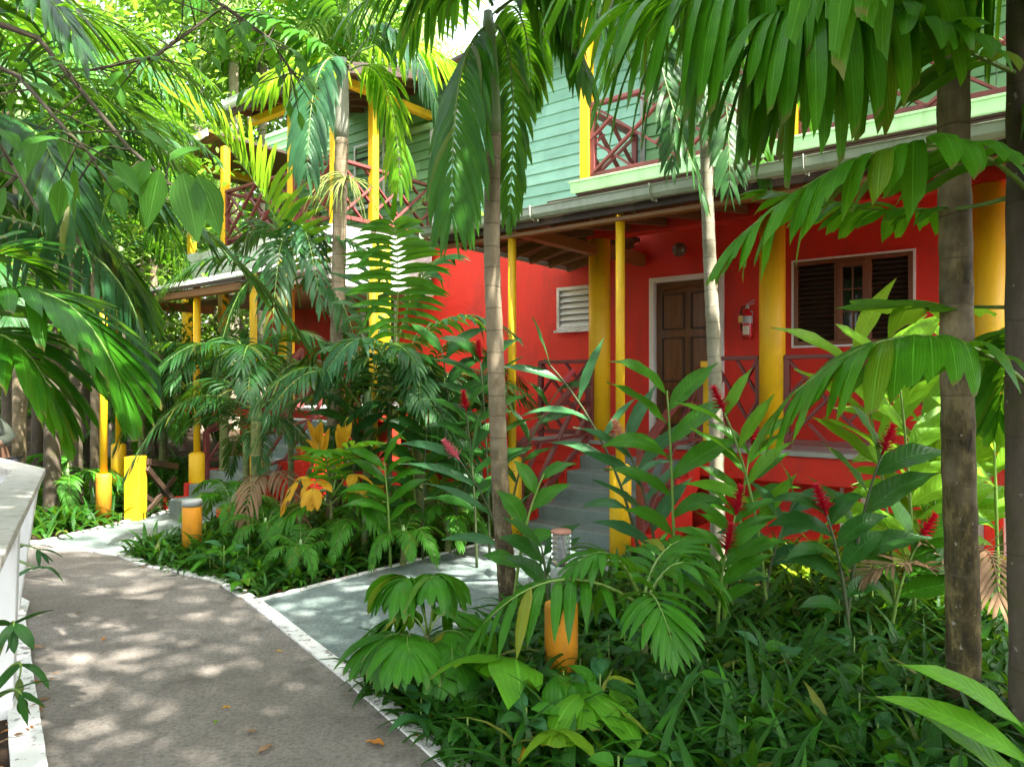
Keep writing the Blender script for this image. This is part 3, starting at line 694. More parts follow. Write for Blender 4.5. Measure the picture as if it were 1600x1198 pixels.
for i in range(6):
    t0, t1 = R(-125 + i * 12), R(-125 + (i + 1) * 12); lb.poly([(.0655 * cos(t0), .0655 * sin(t0), .05), (.0655 * cos(t1), .0655 * sin(t1), .05), (.0655 * cos(t1), .0655 * sin(t1), .155), (.0655 * cos(t0), .0655 * sin(t0), .155)])
lb.build('paper_label', M['paper'], e)
MB().box((-.085, -.075, .20), (-.03, -.072, .285)).build('inspection_tag', M['tag'], e)
MB().box((-.03, .055, .1), (.03, .105, .35)).build('bracket', M['metal'], e)
e = thing('wall_lamp', 'round bronze globe lamp on the red porch wall above the door', 'lamp', hw(.62, VW - .02, 3.40), HA)
MB().lathe((0, 0, 0), [(.0, 0), (.05, 0), (.055, .02), (.03, .04)], 18).build('mount', M['metal'], e).rotation_euler = (R(90), 0, 0)
gl = MB(); gl.lathe((0, -.11, 0), [(.095 * sin(pi * k / 12), -.095 * cos(pi * k / 12)) for k in range(13)], 22); gl.build('globe', M['bronze'], e)

# ------------------------------------------------------------------ white railing on the left of the path
W = thing('white_fence', 'white timber railing with a weathered grey top board beside the path', 'fence')
A, B, C_ = V3((-1.675, 2.25, 1.0)), V3((-3.56, 5.53, 1.0)), V3((-6.6, 8.3, 1.0))
tp = MB(); 
def board(p, q, wd, h, z): 
    d = (q - p).normalized(); sd = V3((d.y, -d.x, 0)); return d, sd
for i, (p, q) in enumerate(((A, B), (B, C_))):
    d, sd = board(p, q, 0, 0, 0); e1 = .045 if i == 0 else .0
    pp, qq = p, q
    k = 22
    t_ = MB()
    nrm = sd
    # mitre at B
    def edge(P, off):
        d1 = (B - A).normalized(); d2 = (C_ - B).normalized(); s1 = V3((d1.y, -d1.x, 0)); s2 = V3((d2.y, -d2.x, 0))
        mn = (s1 + s2).normalized(); l = 1 / mn.dot(s1)
        if (P - B).length < 1e-6: return P + mn * (off * l)
        return P + sd * off
    vs = [edge(pp, -.15), edge(pp, .06), edge(qq, .06), edge(qq, -.15)]
    o_ = MB().prism([(v.x, v.y, .965) for v in vs], .045)
    o_.build('top_board', M['railtop'], W, .006)
    m3 = MB(); m3.bar(p + sd * -.04 + V3((0, 0, -.10)), q + sd * -.04 + V3((0, 0, -.10)), .04, .12); m3.build('under_rail', M['white'], W, .004)
def fpost(s, p, q, lean=.17, drop=.26):
    d = (q - p).normalized(); sd = V3((d.y, -d.x, 0)); t = p.lerp(q, s) + sd * -.02; b = t - sd * lean; b.z = -drop
    mb = MB(); t.z = .962; mb.bar(b, t, .16, .10, tuple(sd)); return mb.build('fence_post', M['white'], W, .01)
for s_, ln_ in ((.0, .05), (.47, .03), (.965, .17)): fpost(s_, A, B, ln_, .32)
for s_ in (.30, .62, .95): fpost(s_, B, C_, .08, .1)

# yellow post and maroon cross railing at the far end of the left pavement
p0 = gr(212, 812); p1 = V3((-4.30, 9.80, 0))
F = thing('path_railing', 'dark cross braced railing with thick yellow end post beside the left pavement', 'railing')
MB().box((p0.x - .095, p0.y - .095, -.05), (p0.x + .095, p0.y + .095, .77)).build('post', M['yellow'], F, .012)
rl = MB(); q0 = p0 + V3((.1, .06, 0)); q1 = p1 + V3((-.1, -.1, 0))
rl.bar(q0 + V3((0, 0, .70)), q1 + V3((0, 0, .56)), .05, .08); rl.build('top_rail', M['darkwood'], F, .004)
MB().bar(q0 + V3((.01, 0, .62)), q1 + V3((.01, 0, .05)), .04, .07).build('brace', M['darkwood'], F, .004)
MB().bar(q0 + V3((-.02, 0, .05)), q1 + V3((-.02, 0, .42)), .04, .06).build('brace', M['darkwood'], F, .004)
MB().bar(q0 + V3((-.04, 0, .30)), q0.lerp(q1, .55) + V3((-.04, 0, .08)), .04, .06).build('brace', M['darkwood'], F, .004)
# yellow pole on a wide base
pp = gr(162, 815)
P_ = thing('yellow_pole', 'slim yellow pole on a thicker mustard base among dark trunks on the left', 'pole', pp)
MB().lathe((0, 0, 0), [(.042, .5), (.042, 2.6)], 14).build('pole', M['yellow'], P_)
MB().lathe((0, 0, 0), [(.085, -.05), (.085, .55), (.075, .57), (.043, .575)], 20).build('base', M['orange'], P_)

# bollard lights
def bollard(loc, label, lamp):
    t = thing('bollard_light', label, 'bollard light', loc, 0, 'orange bollard lights beside the pavements')
    MB().lathe((0, 0, 0), [(.090, -.05), (.090, .455), (.086, .468), (.058, .470)], 26).build('base', M['orange'], t)
    if not lamp:
        MB().lathe((0, 0, .471), [(.092, 0), (.092, .05), (.085, .06), (.0, .062)], 26).build('collar', M['metal'], t); return
    MB().lathe((0, 0, 0), [(.057, .47), (.057, .655), (.06, .66), (.06, .672), (.052, .675)], 24).build('collar', M['metal'], t)
    pr = []
    for k in range(6):
        z = .68 + k * .028
        pr += [(.047, z), (.054, z + .006), (.054, z + .020), (.047, z + .026)]
    MB().lathe((0, 0, 0), pr, 26).build('lens', M['lens'], t)
    MB().lathe((0, 0, 0), [(.018, .68), (.018, .80), (.010, .84)], 12).build('bulb', M['white'], t)
    MB().lathe((0, 0, 0), [(.056, .848), (.057, .856), (.050, .864), (.0, .868)], 24).build('cap', M['cap'], t)
bollard(gr(877, 1078), 'orange bollard light with clear ribbed lens among plants at the front', True)
bollard(gr(300, 866), 'orange bollard with pale grey top and missing lamp beside the far pavement', False)

# person leaning on the railing at the left edge of the picture
def person():
    t = thing('person', 'person in a dark olive shirt leaning on the railing', 'person')
    def skin(name, pts, edges, mat, root=0, parent=t):
        me = bpy.data.meshes.new(name); me.from_pydata([p[:3] for p in pts], edges, []); me.materials.append(mat)
        o = bpy.data.objects.new(name, me); COL.objects.link(o); o.parent = parent
        s_ = o.modifiers.new('skin', 'SKIN'); s_.use_smooth_shade = True
        for i, p in enumerate(pts):
            r = p[3]; me.skin_vertices[0].data[i].radius = r if isinstance(r, tuple) else (r, r)
            me.skin_vertices[0].data[i].use_root = i == root
        sb = o.modifiers.new('sub', 'SUBSURF'); sb.levels = sb.render_levels = 2; return o
    x, y = -5.02, 7.15
    skin_m = paint('skin', (.12, .062, .036), (.15, .08, .05), (.2, .1, .06), .1, .5)
    shirt = paint('olive shirt', (.035, .045, .03), (.05, .06, .04), (.02, .02, .02), .3, .85, 6, .8)
    trou = paint('dark trousers', (.02, .022, .03), (.03, .03, .04), (.02, .02, .02), .3, .85, 6, .8)
    body = [(x, y, .96, (.15, .12)), (x, y - .10, 1.15, (.14, .11)), (x, y - .26, 1.32, (.16, .11)), (x, y - .36, 1.42, .06), (x, y - .44, 1.53, .085), (x, y - .47, 1.62, .09),
            (x + .17, y - .28, 1.34, .06), (x + .40, y - .30, 1.13, .05), (x + .30, y - .56, 1.08, .04), (x + .26, y - .66, 1.06, .035),
            (x - .17, y - .28, 1.34, .06), (x - .34, y - .34, 1.13, .05), (x - .20, y - .58, 1.08, .04), (x - .14, y - .66, 1.06, .035),
            (x + .10, y, .88, .095), (x + .11, y - .02, .48, .065), (x + .11, y + .04, .08, .045), (x + .12, y - .10, .03, .04),
            (x - .10, y, .88, .095), (x - .11, y - .02, .48, .065), (x - .11, y + .04, .08, .045), (x - .12, y - .10, .03, .04)]
    ed = [(0, 1), (1, 2), (2, 3), (3, 4), (4, 5), (2, 6), (6, 7), (7, 8), (8, 9), (2, 10), (10, 11), (11, 12), (12, 13), (0, 14), (14, 15), (15, 16), (16, 17), (0, 18), (18, 19), (19, 20), (20, 21)]
    skin('body', body, ed, skin_m)
    g = 1.16
    sh = [(x, y, .92, (.17, .14)), (x, y - .10, 1.15, (.165, .13)), (x, y - .26, 1.31, (.18, .125)), (x, y - .33, 1.385, .07), (x + .18, y - .28, 1.33, .075), (x + .39, y - .31, 1.14, .060), (x - .18, y - .28, 1.33, .075), (x - .33, y - .34, 1.14, .060), (x + .345, y - .44, 1.11, .055), (x - .27, y - .46, 1.11, .055)]
    skin('shirt', sh, [(0, 1), (1, 2), (2, 3), (2, 4), (4, 5), (2, 6), (6, 7), (5, 8), (7, 9)], shirt)
    tr = [(x, y, .93, (.165, .13)), (x + .10, y, .85, .11), (x + .11, y - .02, .48, .08), (x + .11, y + .04, .10, .065), (x - .10, y, .85, .11), (x - .11, y - .02, .48, .08), (x - .11, y + .04, .10, .065)]
    skin('trousers', tr, [(0, 1), (1, 2), (2, 3), (0, 4), (4, 5), (5, 6)], trou)
    hr = [(x, y - .40, 1.60, .085), (x, y - .43, 1.68, .09)]
    skin('hair', hr, [(0, 1)], M['black'])
    for sx, hx, hy in ((1, x + .26, y - .66), (-1, x - .14, y - .66)):
        for k, (dx, l) in enumerate(((-.028, .065), (-.010, .075), (.010, .072), (.028, .058))):
            skin('finger', [(hx + dx, hy - .005, 1.06, .010), (hx + dx * 1.2, hy - .04, 1.062, .009), (hx + dx * 1.25, hy - .04 - l * .5, 1.045, .008)], [(0, 1), (1, 2)], skin_m)
        skin('thumb', [(hx - .03 * sx, hy + .02, 1.06, .011), (hx - .055 * sx, hy - .02, 1.05, .009), (hx - .055 * sx, hy - .045, 1.04, .008)], [(0, 1), (1, 2)], skin_m)
    return t
person()
# ------------------------------------------------------------------ plants
PALMPROF = [.30, .80, 1, 1, .86, .55, .04]
JAGPROF = [.28, .70, .95, 1.05, 1.04, .86, .42]
LANCE = [.10, .55, .90, 1.0, .92, .66, .30, .02]
OVATE = [.12, .75, 1.0, .95, .70, .38, .03]
def bez(a, m, c, t):
    k = m * 2 - (a + c) * .5
    return a * ((1 - t) ** 2) + k * (2 * t * (1 - t)) + c * (t * t)
def frond(mb, a, m, c, n=26, ll=.45, lw=.05, droop=1.1, vee=.25, sw=(72, 28), jag=False, pet=.16, rad=.012, gap=0., seed=0, roll=0., lim=.5, rm=1):
    """one pinnate frond: rachis a-m-c, n leaflets a side; leaf material 0, rachis material rm"""
    a, m, c = V3(a), V3(m), V3(c); k = 14
    pts = [bez(a, m, c, i / k) for i in range(k + 1)]
    mb.tube(pts, [rad * (1 - .8 * i / k) for i in range(k + 1)], 6, rm, rnd.random())
    for i in range(n):
        s = pet + (1 - pet) * ((i + .5) / n) ** .95
        p = bez(a, m, c, s); T = (bez(a, m, c, min(1, s + .02)) - bez(a, m, c, s - .02)).normalized()
        up = V3((0, 0, 1)) - T * T.z
        if up.length < .15: up = V3((0, -1, 0)) - T * (-T.y)
        up.normalize(); sd = T.cross(up)
        if roll: sd, up = sd * cos(roll) + up * sin(roll), up * cos(roll) - sd * sin(roll)
        x = (i + .5) / n; prof_l = .55 + .45 * sin(pi * min(1, x * 1.25) ** .8) if x < .8 else .55 + .45 * sin(pi * 1.0) + (1 - x) * .5
        prof_l = (.5 + .5 * sin(pi * (.12 + .80 * x))) * (1 if x < .85 else 1 - (x - .85) * 1.6)
        ang = R(sw[0] + (sw[1] - sw[0]) * x)
        for g in (1, -1):
            if rnd.random() < gap: continue
            an = ang + rnd.uniform(-.10, .10); vv = vee + rnd.uniform(-.12, .12)
            d = T * cos(an) + (sd * g * cos(vv) + up * sin(vv)) * sin(an)
            bk = 2.6 if rnd.random() < .07 else 1
            mb.leaf(p, d, up, ll * prof_l * rnd.uniform(.9, 1.1), lw * rnd.uniform(.85, 1.15) * (.65 + .35 * prof_l), droop * bk * rnd.uniform(.7, 1.35), JAGPROF if jag else PALMPROF, -.11, .03, rnd.random(), 0, rnd.uniform(-.3, .3), rnd.uniform(.1, .5) * g if jag else 0)
    # terminal pair
    T = (c - pts[-2]).normalized()
    for g in (.25, -.25):
        sd = T.cross(V3((0, 0, 1)));
        if sd.length > .01: mb.leaf(c, T + sd.normalized() * g, V3((0, 0, 1)), ll * .55, lw * .9, droop * .7, JAGPROF if jag else PALMPROF, -.15, 0, rnd.random(), 0)
    return mb

def palm(name, label, base, top, r0, r1, fronds, tmat='trunk', leaf='leaf', shaft=None, group=None, bulge=1.25, cat='palm', bow=(0, 0), rings=.15, stem='stem', spray=None):
    """fronds: list of (a, m, c, opts) in world space; top: where the trunk ends"""
    base = V3(base); top = V3(top); t = thing(name, label, cat, base, 0, group)
    mb = MB(); ln = (top - base).length; k = max(6, int(ln / (rings / 3)))
    pts = []; rad = []
    for i in range(k + 1):
        s = i / k; p = base.lerp(top, s) + V3((bow[0], bow[1], 0)) * (4 * s * (1 - s)); p = p + V3((mnoise.noise(p * .8), mnoise.noise(p * .8 + V3((9, 9, 9))), 0)) * .02
        r = r0 + (r1 - r0) * s; r *= 1 + (bulge - 1) * math.exp(-s * ln / .22) + (.05 if i % 3 == 0 else 0)
        pts.append(p - base - V3((0, 0, .05 if i == 0 else 0))); rad.append(r)
    mb.tube(pts, rad, 18); mb.build('trunk', M[tmat], t)
    if shaft:
        h, mat = shaft; d = (top - base).normalized(); q = top - base
        MB().tube([q - d * .01, q + d * (h * .12), q + d * (h * .5), q + d * (h * .85), q + d * h], [r1 * 1.03, r1 * 1.16, r1 * 1.06, r1 * .85, r1 * .55], 16).build('crownshaft', M[mat], t)
    for f in fronds:
        a, m, c = (V3(x) - base for x in f[:3]); o = dict(f[3]) if len(f) > 3 else {}
        lm = o.pop('leaf', leaf)
        frond(MBL(), a, m, c, **o).build('frond', [M[lm], M[stem if lm != 'dead' else 'dead']], t)
    if spray:
        sb = MB(); p = V3(spray[0]) - base; Ls = spray[1]
        for i in range(46):
            az = rnd.uniform(0, 2 * pi); d = V3((cos(az), sin(az), rnd.uniform(-.1, .8))).normalized(); q = p.copy(); pts = [q]
            l = Ls * rnd.uniform(.5, 1.1)
            for _ in range(6): d = (d + V3((rnd.uniform(-.15, .15), rnd.uniform(-.15, .15), -.34))).normalized(); q = q + d * (l / 6); pts.append(q)
            sb.tube(pts, .005, 4)
        sb.build('flower_spray', M['spray'], t)
    return t
def MBL(): return MB()
def F(p0, y0, p1, y1, p2, y2, **o): return (at(*p0, y0), at(*p1, y1), at(*p2, y2), o)
def gp(px, Y, z=-.03): return V3(((px - CX) / FPX * Y, Y, z))

# --- the slim palm in front of the red wall
big = dict(n=24, ll=.62, lw=.062, droop=1.9, vee=-.1, sw=(66, 25))
palm('palm_tree', 'slim ringed palm with green crownshaft standing beside the orange bollard light', gp(800, 5.25), at(770, 208, 5.2), .064, .054, [
    F((772, 40, ), 5.2, (722, 110), 5.05, (706, 330), 4.9, n=30, ll=.66, lw=.055, droop=2.0, vee=-.2, sw=(60, 25)),
    F((775, 20), 5.2, (850, 0), 5.1, (915, 110), 4.9, **{**big, 'll': .55}),
    F((775, 0), 5.2, (830, -60), 5.0, (890, 20), 4.8, **{**big, 'll': .6}),
    F((775, 40), 5.25, (800, 130), 5.5, (796, 330), 5.6, n=22, ll=.36, lw=.05, droop=2.0, vee=-.2),
    F((770, 10), 5.2, (700, -55), 5.0, (560, 10), 4.8, **big),
    F((775, 0), 5.2, (860, -70), 4.9, (960, 30), 4.7, **big),
    F((772, 0), 5.2, (740, -90), 5.6, (640, 40), 6.0, **big),
    F((776, 20), 5.2, (815, 30), 5.6, (830, 150), 6.0, n=24, ll=.4, lw=.05, droop=2.0),
    F((772, 0), 5.2, (790, -130), 4.9, (800, -120), 4.2, **big),
], 'trunk', 'leaf', (.85, 'shaft'), bow=(-.05, 0))
# --- thick trunk at the right and the fronds that hang from its crown
hang = dict(gap=.06, n=27, ll=.88, lw=.082, droop=2.6, vee=-.25, sw=(70, 30), jag=True, rad=.016)
bigp = palm('palm_tree', 'thick mossy grey palm trunk in the right foreground with broad hanging leaflets', gp(1506, 3.5), at(1486, -130, 3.5), .073, .068, [
    F((1490, -260), 3.5, (1260, -85), 3.3, (1010, 0), 3.2, **hang),
    F((1490, -260), 3.5, (1360, -70), 3.2, (1210, 20), 3.0, **hang),
    F((1490, -260), 3.5, (1400, -120), 4.0, (1290, 10), 4.4, **hang),
    F((1490, -260), 3.5, (1600, -120), 3.4, (1700, 100), 3.3, **hang),
    F((1490, -260), 3.5, (1250, -200), 3.8, (1080, -60), 4.2, **hang),
    F((1490, -260), 3.5, (1200, -190), 3.6, (930, -60), 3.7, **hang),
    F((1490, -260), 3.5, (1480, -320), 2.6, (1460, -260), 1.8, **hang),
    F((1490, -260), 3.5, (1500, -250), 4.6, (1470, -40), 5.2, **hang),
], 'trunkbig', 'leafmid', (.5, 'shaft'), bow=(.0, 0), rings=.21, bulge=1.08)
sc_ = MB(); c_ = at(1497, 690, 3.5) - V3(bigp.location)
sc_.leaf(c_ + V3((-.012, -.076, -.06)), (.15, 0, 1), (0, -1, 0), .16, .026, -.0, [.1, .8, 1, .7, .1], .3, 0, .5, 0)
sc_.build('bark_scar', M['black'], bigp)
# --- dark trunk on the right edge, with the fronds that sweep in at mid height
near = dict(n=17, ll=.42, lw=.085, droop=1.6, vee=.05, sw=(64, 30), jag=True, pet=.2, rad=.011)
palm('palm_tree', 'dark trunk at the right edge with arching fronds sweeping across the window', gp(1604, 3.15), at(1598, -160, 3.15), .066, .060, [
    F((1630, 330), 3.1, (1440, 225), 2.8, (1160, 365), 2.75, **near),
    F((1640, 640), 3.1, (1440, 525), 2.85, (1215, 640), 2.9, **near),
    F((1600, 120), 3.15, (1470, 60), 3.0, (1300, -30), 2.9, **near),
    F((1610, 480), 3.3, (1490, 478), 3.6, (1400, 470), 3.8, n=4, ll=.40, lw=.17, droop=.5, vee=.1, sw=(75, 35), jag=True, pet=.25, leaf='leafbright'),
    F((1600, 300), 3.15, (1420, 330), 3.6, (1210, 300), 3.9, n=14, ll=.34, lw=.075, droop=1.3, jag=True, pet=.3),
    F((1600, 200), 3.15, (1660, 160), 3.0, (1750, 300), 2.9, **near),
    F((1600, 560), 3.15, (1590, 520), 3.6, (1560, 640), 4.0, **near),
], 'bark', 'leafmid', None, rings=.4)
# --- slim pale palm before the door
mid = dict(n=22, ll=.40, lw=.044, droop=1.2, vee=.1, sw=(62, 28))
palm('palm_tree', 'slender pale palm with whitish trunk rising in front of the panelled door', gp(1124, 6.25), at(1102, 175, 6.3), .062, .050, [
    F((1102, 120), 6.3, (1030, 70), 5.9, (1098, 300), 5.5, **mid),
    F((1102, 120), 6.3, (1160, 95), 6.2, (1195, 280), 6.1, leaf='leaf', **{**mid, 'll': .34}),
    F((1102, 110), 6.3, (1000, 50), 6.2, (930, 165), 6.2, leaf='leaf', **mid),
    F((1104, 110), 6.3, (1190, 40), 6.4, (1265, 170), 6.6, leaf='leaf', **mid),
    F((1104, 110), 6.3, (1080, 0), 6.4, (1010, 20), 6.6, **mid),
    F((1104, 120), 6.3, (1075, 110), 5.9, (1050, 250), 5.6, **mid),
    F((1104, 110), 6.3, (1140, 0), 6.2, (1200, 10), 6.1, **mid),
    F((1104, 120), 6.3, (1130, 140), 5.9, (1140, 290), 5.7, **mid),
], 'trunkpale', 'leafdark', (.36, 'shaft'))
# --- tall palm left of centre with grey sheath and flower spray
tall = dict(n=28, ll=.62, lw=.058, droop=1.7, vee=.0, sw=(66, 26))
palm('palm_tree', 'tall palm with grey sheathed crown and green flower spray before the upper balcony', gp(520, 8.2), at(533, 218, 8.2), .082, .074, [
    F((545, 100), 8.2, (470, 55), 8.0, (395, 20), 7.8, **tall),
    F((548, 100), 8.2, (620, 50), 8.0, (690, 190), 7.8, leaf='leafblue', **tall),
    F((545, 105), 8.2, (500, 110), 7.8, (480, 260), 7.5, leaf='leafblue', **tall),
    F((548, 60), 8.2, (560, -60), 8.0, (640, -30), 7.8, **tall),
    F((548, 110), 8.2, (600, 130), 8.5, (625, 280), 8.6, leaf='leafbright', **tall),
    F((545, 110), 8.2, (500, 90), 8.6, (400, 140), 9.0, leaf='leafbright', **tall),
    F((548, 70), 8.2, (500, -40), 8.0, (430, -60), 7.7, **tall),
    F((548, 90), 8.2, (640, 70), 8.6, (740, 130), 8.8, leaf='leafbright', **tall),
], 'trunk', 'leaf', (.9, 'shaftgrey'), spray=(at(540, 280, 8.1), .75))
# --- understory palms between the two pavements
up = dict(n=30, ll=.78, lw=.085, droop=.55, vee=.45, sw=(72, 30))
dk = dict(n=24, ll=.46, lw=.044, droop=1.3, vee=.15, sw=(64, 28))
palm('palm_tree', 'slim green palm with one tall upright bright frond before the left balcony', gp(455, 8.7), at(452, 470, 8.7), .036, .030, [
    F((470, 480), 8.6, (418, 318), 8.3, (292, 165), 8.0, leaf='leafbright', **up),
    F((452, 440), 8.7, (520, 370), 8.4, (600, 430), 8.2, **dk),
    F((452, 440), 8.7, (350, 400), 8.4, (240, 470), 8.2, leaf='leafblue', **dk),
    F((455, 440), 8.7, (520, 450), 8.2, (565, 580), 8.0, **dk),
    F((450, 430), 8.7, (420, 350), 8.9, (370, 400), 9.0, **dk),
    F((450, 440), 8.7, (380, 450), 8.4, (335, 600), 8.2, **dk),
    F((452, 440), 8.7, (470, 350), 8.4, (500, 470), 8.0, leaf='leafblue', **dk),
    F((452, 440), 8.7, (440, 380), 8.2, (425, 520), 7.8, **dk),
], 'trunkgreen', 'leafdark', (.4, 'shaft'))
palm('palm_tree', 'slender green cane palm with upright comb like frond before the white boards', gp(605, 7.6), at(610, 575, 7.6), .030, .026, [
    F((612, 570), 7.6, (622, 450), 7.4, (614, 345), 7.2, n=19, ll=.54, lw=.062, droop=.8, vee=-.2, sw=(82, 62), leaf='leaf'),
    F((610, 570), 7.6, (560, 530), 7.2, (500, 600), 6.9, n=16, ll=.42, lw=.055, droop=1.8, leaf='leafblue'),
    F((612, 580), 7.6, (700, 500), 7.4, (800, 520), 7.2, n=20, ll=.36, lw=.05, droop=1.4, leaf='leafblue'),
    F((612, 580), 7.6, (650, 450), 7.7, (700, 400), 7.9, **dk),
    F((612, 580), 7.6, (580, 430), 7.9, (690, 290), 8.1, n=22, ll=.5, lw=.05, droop=.8, leaf='leafdark'),
    F((612, 590), 7.6, (660, 580), 7.2, (720, 690), 7.0, **dk),
    F((612, 590), 7.6, (560, 600), 7.6, (540, 700), 7.6, **dk),
], 'trunkgreen', 'leafdark', (.3, 'shaft'))
yl = dict(n=4, ll=.34, lw=.085, droop=.6, vee=.4, sw=(38, 10), pet=.3)
palm('young_palm', 'young palm with yellow orange upright and hanging leaves between the pavements', gp(518, 7.0), at(517, 780, 7.0), .016, .013, [
    F((517, 780), 7.0, (505, 725), 6.95, (497, 690), 6.9, leaf='leafyel', **yl), F((517, 780), 7.0, (530, 725), 7.0, (535, 695), 7.0, leaf='leafyel', **yl),
    F((517, 770), 7.0, (480, 745), 6.8, (445, 785), 6.7, leaf='leafyel', n=3, ll=.24, lw=.09, droop=1.5, pet=.4),
    F((517, 780), 7.0, (500, 750), 6.6, (486, 775), 6.4, leaf='leafyel', n=2, ll=.24, lw=.10, droop=2.2, pet=.5),
    F((517, 780), 7.0, (550, 740), 6.9, (560, 770), 6.8, leaf='leafyel', n=2, ll=.24, lw=.09, droop=1.8, pet=.5),
    F((517, 780), 7.0, (530, 715), 6.8, (575, 690), 6.6, n=9, ll=.30, lw=.05, droop=.9, leaf='leafbright'),
    F((517, 780), 7.0, (510, 720), 6.7, (505, 705), 6.3, n=10, ll=.34, lw=.05, droop=.9),
    F((517, 790), 7.0, (560, 770), 6.8, (600, 830), 6.6, n=12, ll=.32, lw=.05, droop=1.2),
    F((517, 790), 7.0, (470, 790), 6.8, (430, 830), 6.6, n=12, ll=.32, lw=.05, droop=1.2),
], 'trunkgreen', 'leaf')
# --- palms crowding in from the left
lf = dict(n=34, ll=.58, lw=.055, droop=1.0, vee=.0, sw=(62, 26))
palm('palm_tree', 'dark leaved palm whose long fronds reach in over the path from the left', gp(-190, 4.3), V3((-3.75, 4.3, 2.75)), .09, .075, [
    F((-190, 290), 4.3, (150, 262), 4.3, (455, 500), 4.6, n=40, ll=.50, lw=.062, droop=.9, vee=.05, sw=(58, 24), leaf='leafdark'),
    F((-190, 330), 4.3, (110, 375), 4.1, (225, 560), 4.2, n=38, ll=.55, lw=.040, droop=2.2, vee=-.3, leaf='leafblue'),
    F((-190, 290), 4.3, (90, 330), 4.6, (215, 480), 5.0, **lf),
    F((-190, 260), 4.3, (60, 110), 4.6, (300, 290), 5.2, n=52, ll=.55, lw=.028, droop=.8, leaf='leafdark'),
    F((-190, 250), 4.3, (30, 10), 4.8, (330, 150), 5.4, n=52, ll=.55, lw=.030, droop=1.1, vee=-.05, sw=(60, 24), leaf='leafdark'),
    F((-190, 250), 4.3, (-60, -60), 4.2, (120, 60), 4.0, **lf),
    F((-190, 280), 4.3, (0, 180), 4.0, (110, 330), 3.8, **lf),
], 'bark', 'leafdark', None)
palm('young_palm', 'low broad leaved palm beside the white railing at the left edge', gp(-150, 3.2), V3((-2.65, 3.2, 1.35)), .04, .035, [
    F((-150, 560), 3.2, (50, 455), 3.1, (190, 600), 3.1, n=18, ll=.46, lw=.075, droop=.9, vee=.1, sw=(55, 22), jag=True),
    F((-150, 580), 3.2, (-10, 520), 3.0, (90, 640), 3.0, n=18, ll=.40, lw=.065, droop=1.0, jag=True),
    F((-150, 600), 3.2, (-60, 420), 3.3, (60, 420), 3.5, n=18, ll=.40, lw=.06, droop=.9),
], 'trunkgreen', 'leaf')
palm('young_palm', 'small seedling palm poking through the white railing at the bottom left', gp(-60, 2.7), V3((-2.0, 2.7, .12)), .015, .012, [
    F((-40, 1120), 2.7, (10, 990), 2.6, (20, 985), 2.55, n=2, ll=.14, lw=.035, droop=.9, pet=.5), F((-40, 1120), 2.7, (10, 1080), 2.45, (35, 1090), 2.4, n=2, ll=.13, lw=.035, droop=.8, pet=.5),
    F((-40, 1120), 2.7, (20, 1040), 2.6, (30, 1060), 2.55, n=1, ll=.14, lw=.03, droop=.8, pet=.5)], 'trunkgreen', 'leafdark')
palm('young_palm', 'thin seedling with blue tinged blades leaning past the second railing post', V3((-3.75, 5.0, -.03)), V3((-3.75, 5.0, .25)), .014, .012, [
    F((-30, 850), 4.9, (30, 850), 4.6, (65, 862), 4.5, n=2, ll=.18, lw=.03, droop=.9, pet=.5), F((-30, 850), 4.9, (40, 880), 4.5, (62, 885), 4.3, n=1, ll=.18, lw=.05, droop=1.2, pet=.6)], 'trunkgreen', 'leafblue')

# --- foreground young palms
fg = dict(n=9, ll=.30, lw=.058, droop=1.5, vee=.1, sw=(66, 20), jag=True, pet=.45, rad=.007)
palm('young_palm', 'bushy young palm with drooping fingered leaves on the corner of the pavement', gp(668, 4.05), gp(668, 4.05, .30), .014, .011, [
    F((668, 990), 4.05, (650, 915), 3.95, (625, 910), 3.85, **{**fg, 'droop': 2.6}), F((670, 990), 4.05, (680, 910), 4.0, (672, 905), 3.8, **{**fg, 'droop': 2.6}),
    F((666, 1010), 4.05, (620, 990), 3.95, (590, 1010), 3.85, **fg), F((668, 1010), 4.05, (700, 985), 3.9, (735, 1000), 3.85, **fg),
    F((668, 1010), 4.05, (640, 990), 3.8, (640, 1020), 3.55, **fg), F((668, 1000), 4.05, (690, 960), 4.2, (730, 960), 4.3, **fg),
    F((668, 1000), 4.05, (640, 960), 4.2, (600, 975), 4.3, **fg), F((668, 1010), 4.05, (700, 1000), 3.8, (705, 1040), 3.6, **fg)], 'trunkgreen', 'leaf')
palm('young_palm', 'young palm whose single comb like frond arches over the front bollard', gp(1010, 4.0), gp(1005, 4.0, .35), .016, .013, [
    F((1005, 950), 4.0, (880, 905), 3.75, (755, 975), 3.65, n=10, ll=.40, lw=.062, droop=1.7, vee=-.05, sw=(70, 40), pet=.12),
    F((1005, 950), 4.0, (960, 870), 3.9, (900, 880), 3.8, n=10, ll=.26, lw=.05, droop=1.2), F((1005, 950), 4.0, (1060, 880), 4.0, (1120, 920), 4.0, n=11, ll=.30, lw=.05, droop=1.3),
    F((1005, 950), 4.0, (1030, 870), 4.3, (1080, 840), 4.5, n=11, ll=.30, lw=.05, droop=1.1), F((1005, 950), 4.0, (1020, 930), 3.7, (1050, 1000), 3.5, n=10, ll=.30, lw=.05, droop=1.3)], 'trunkgreen', 'leaf')
bf = dict(n=1, droop=1.3, vee=.12, sw=(34, 34), pet=.82, jag=True, rad=.006)
def seedling(label, px, Y, fr): return palm('young_palm', label, gp(px, Y), gp(px, Y, .06), .012, .010, fr, 'trunkgreen', 'leafbright')
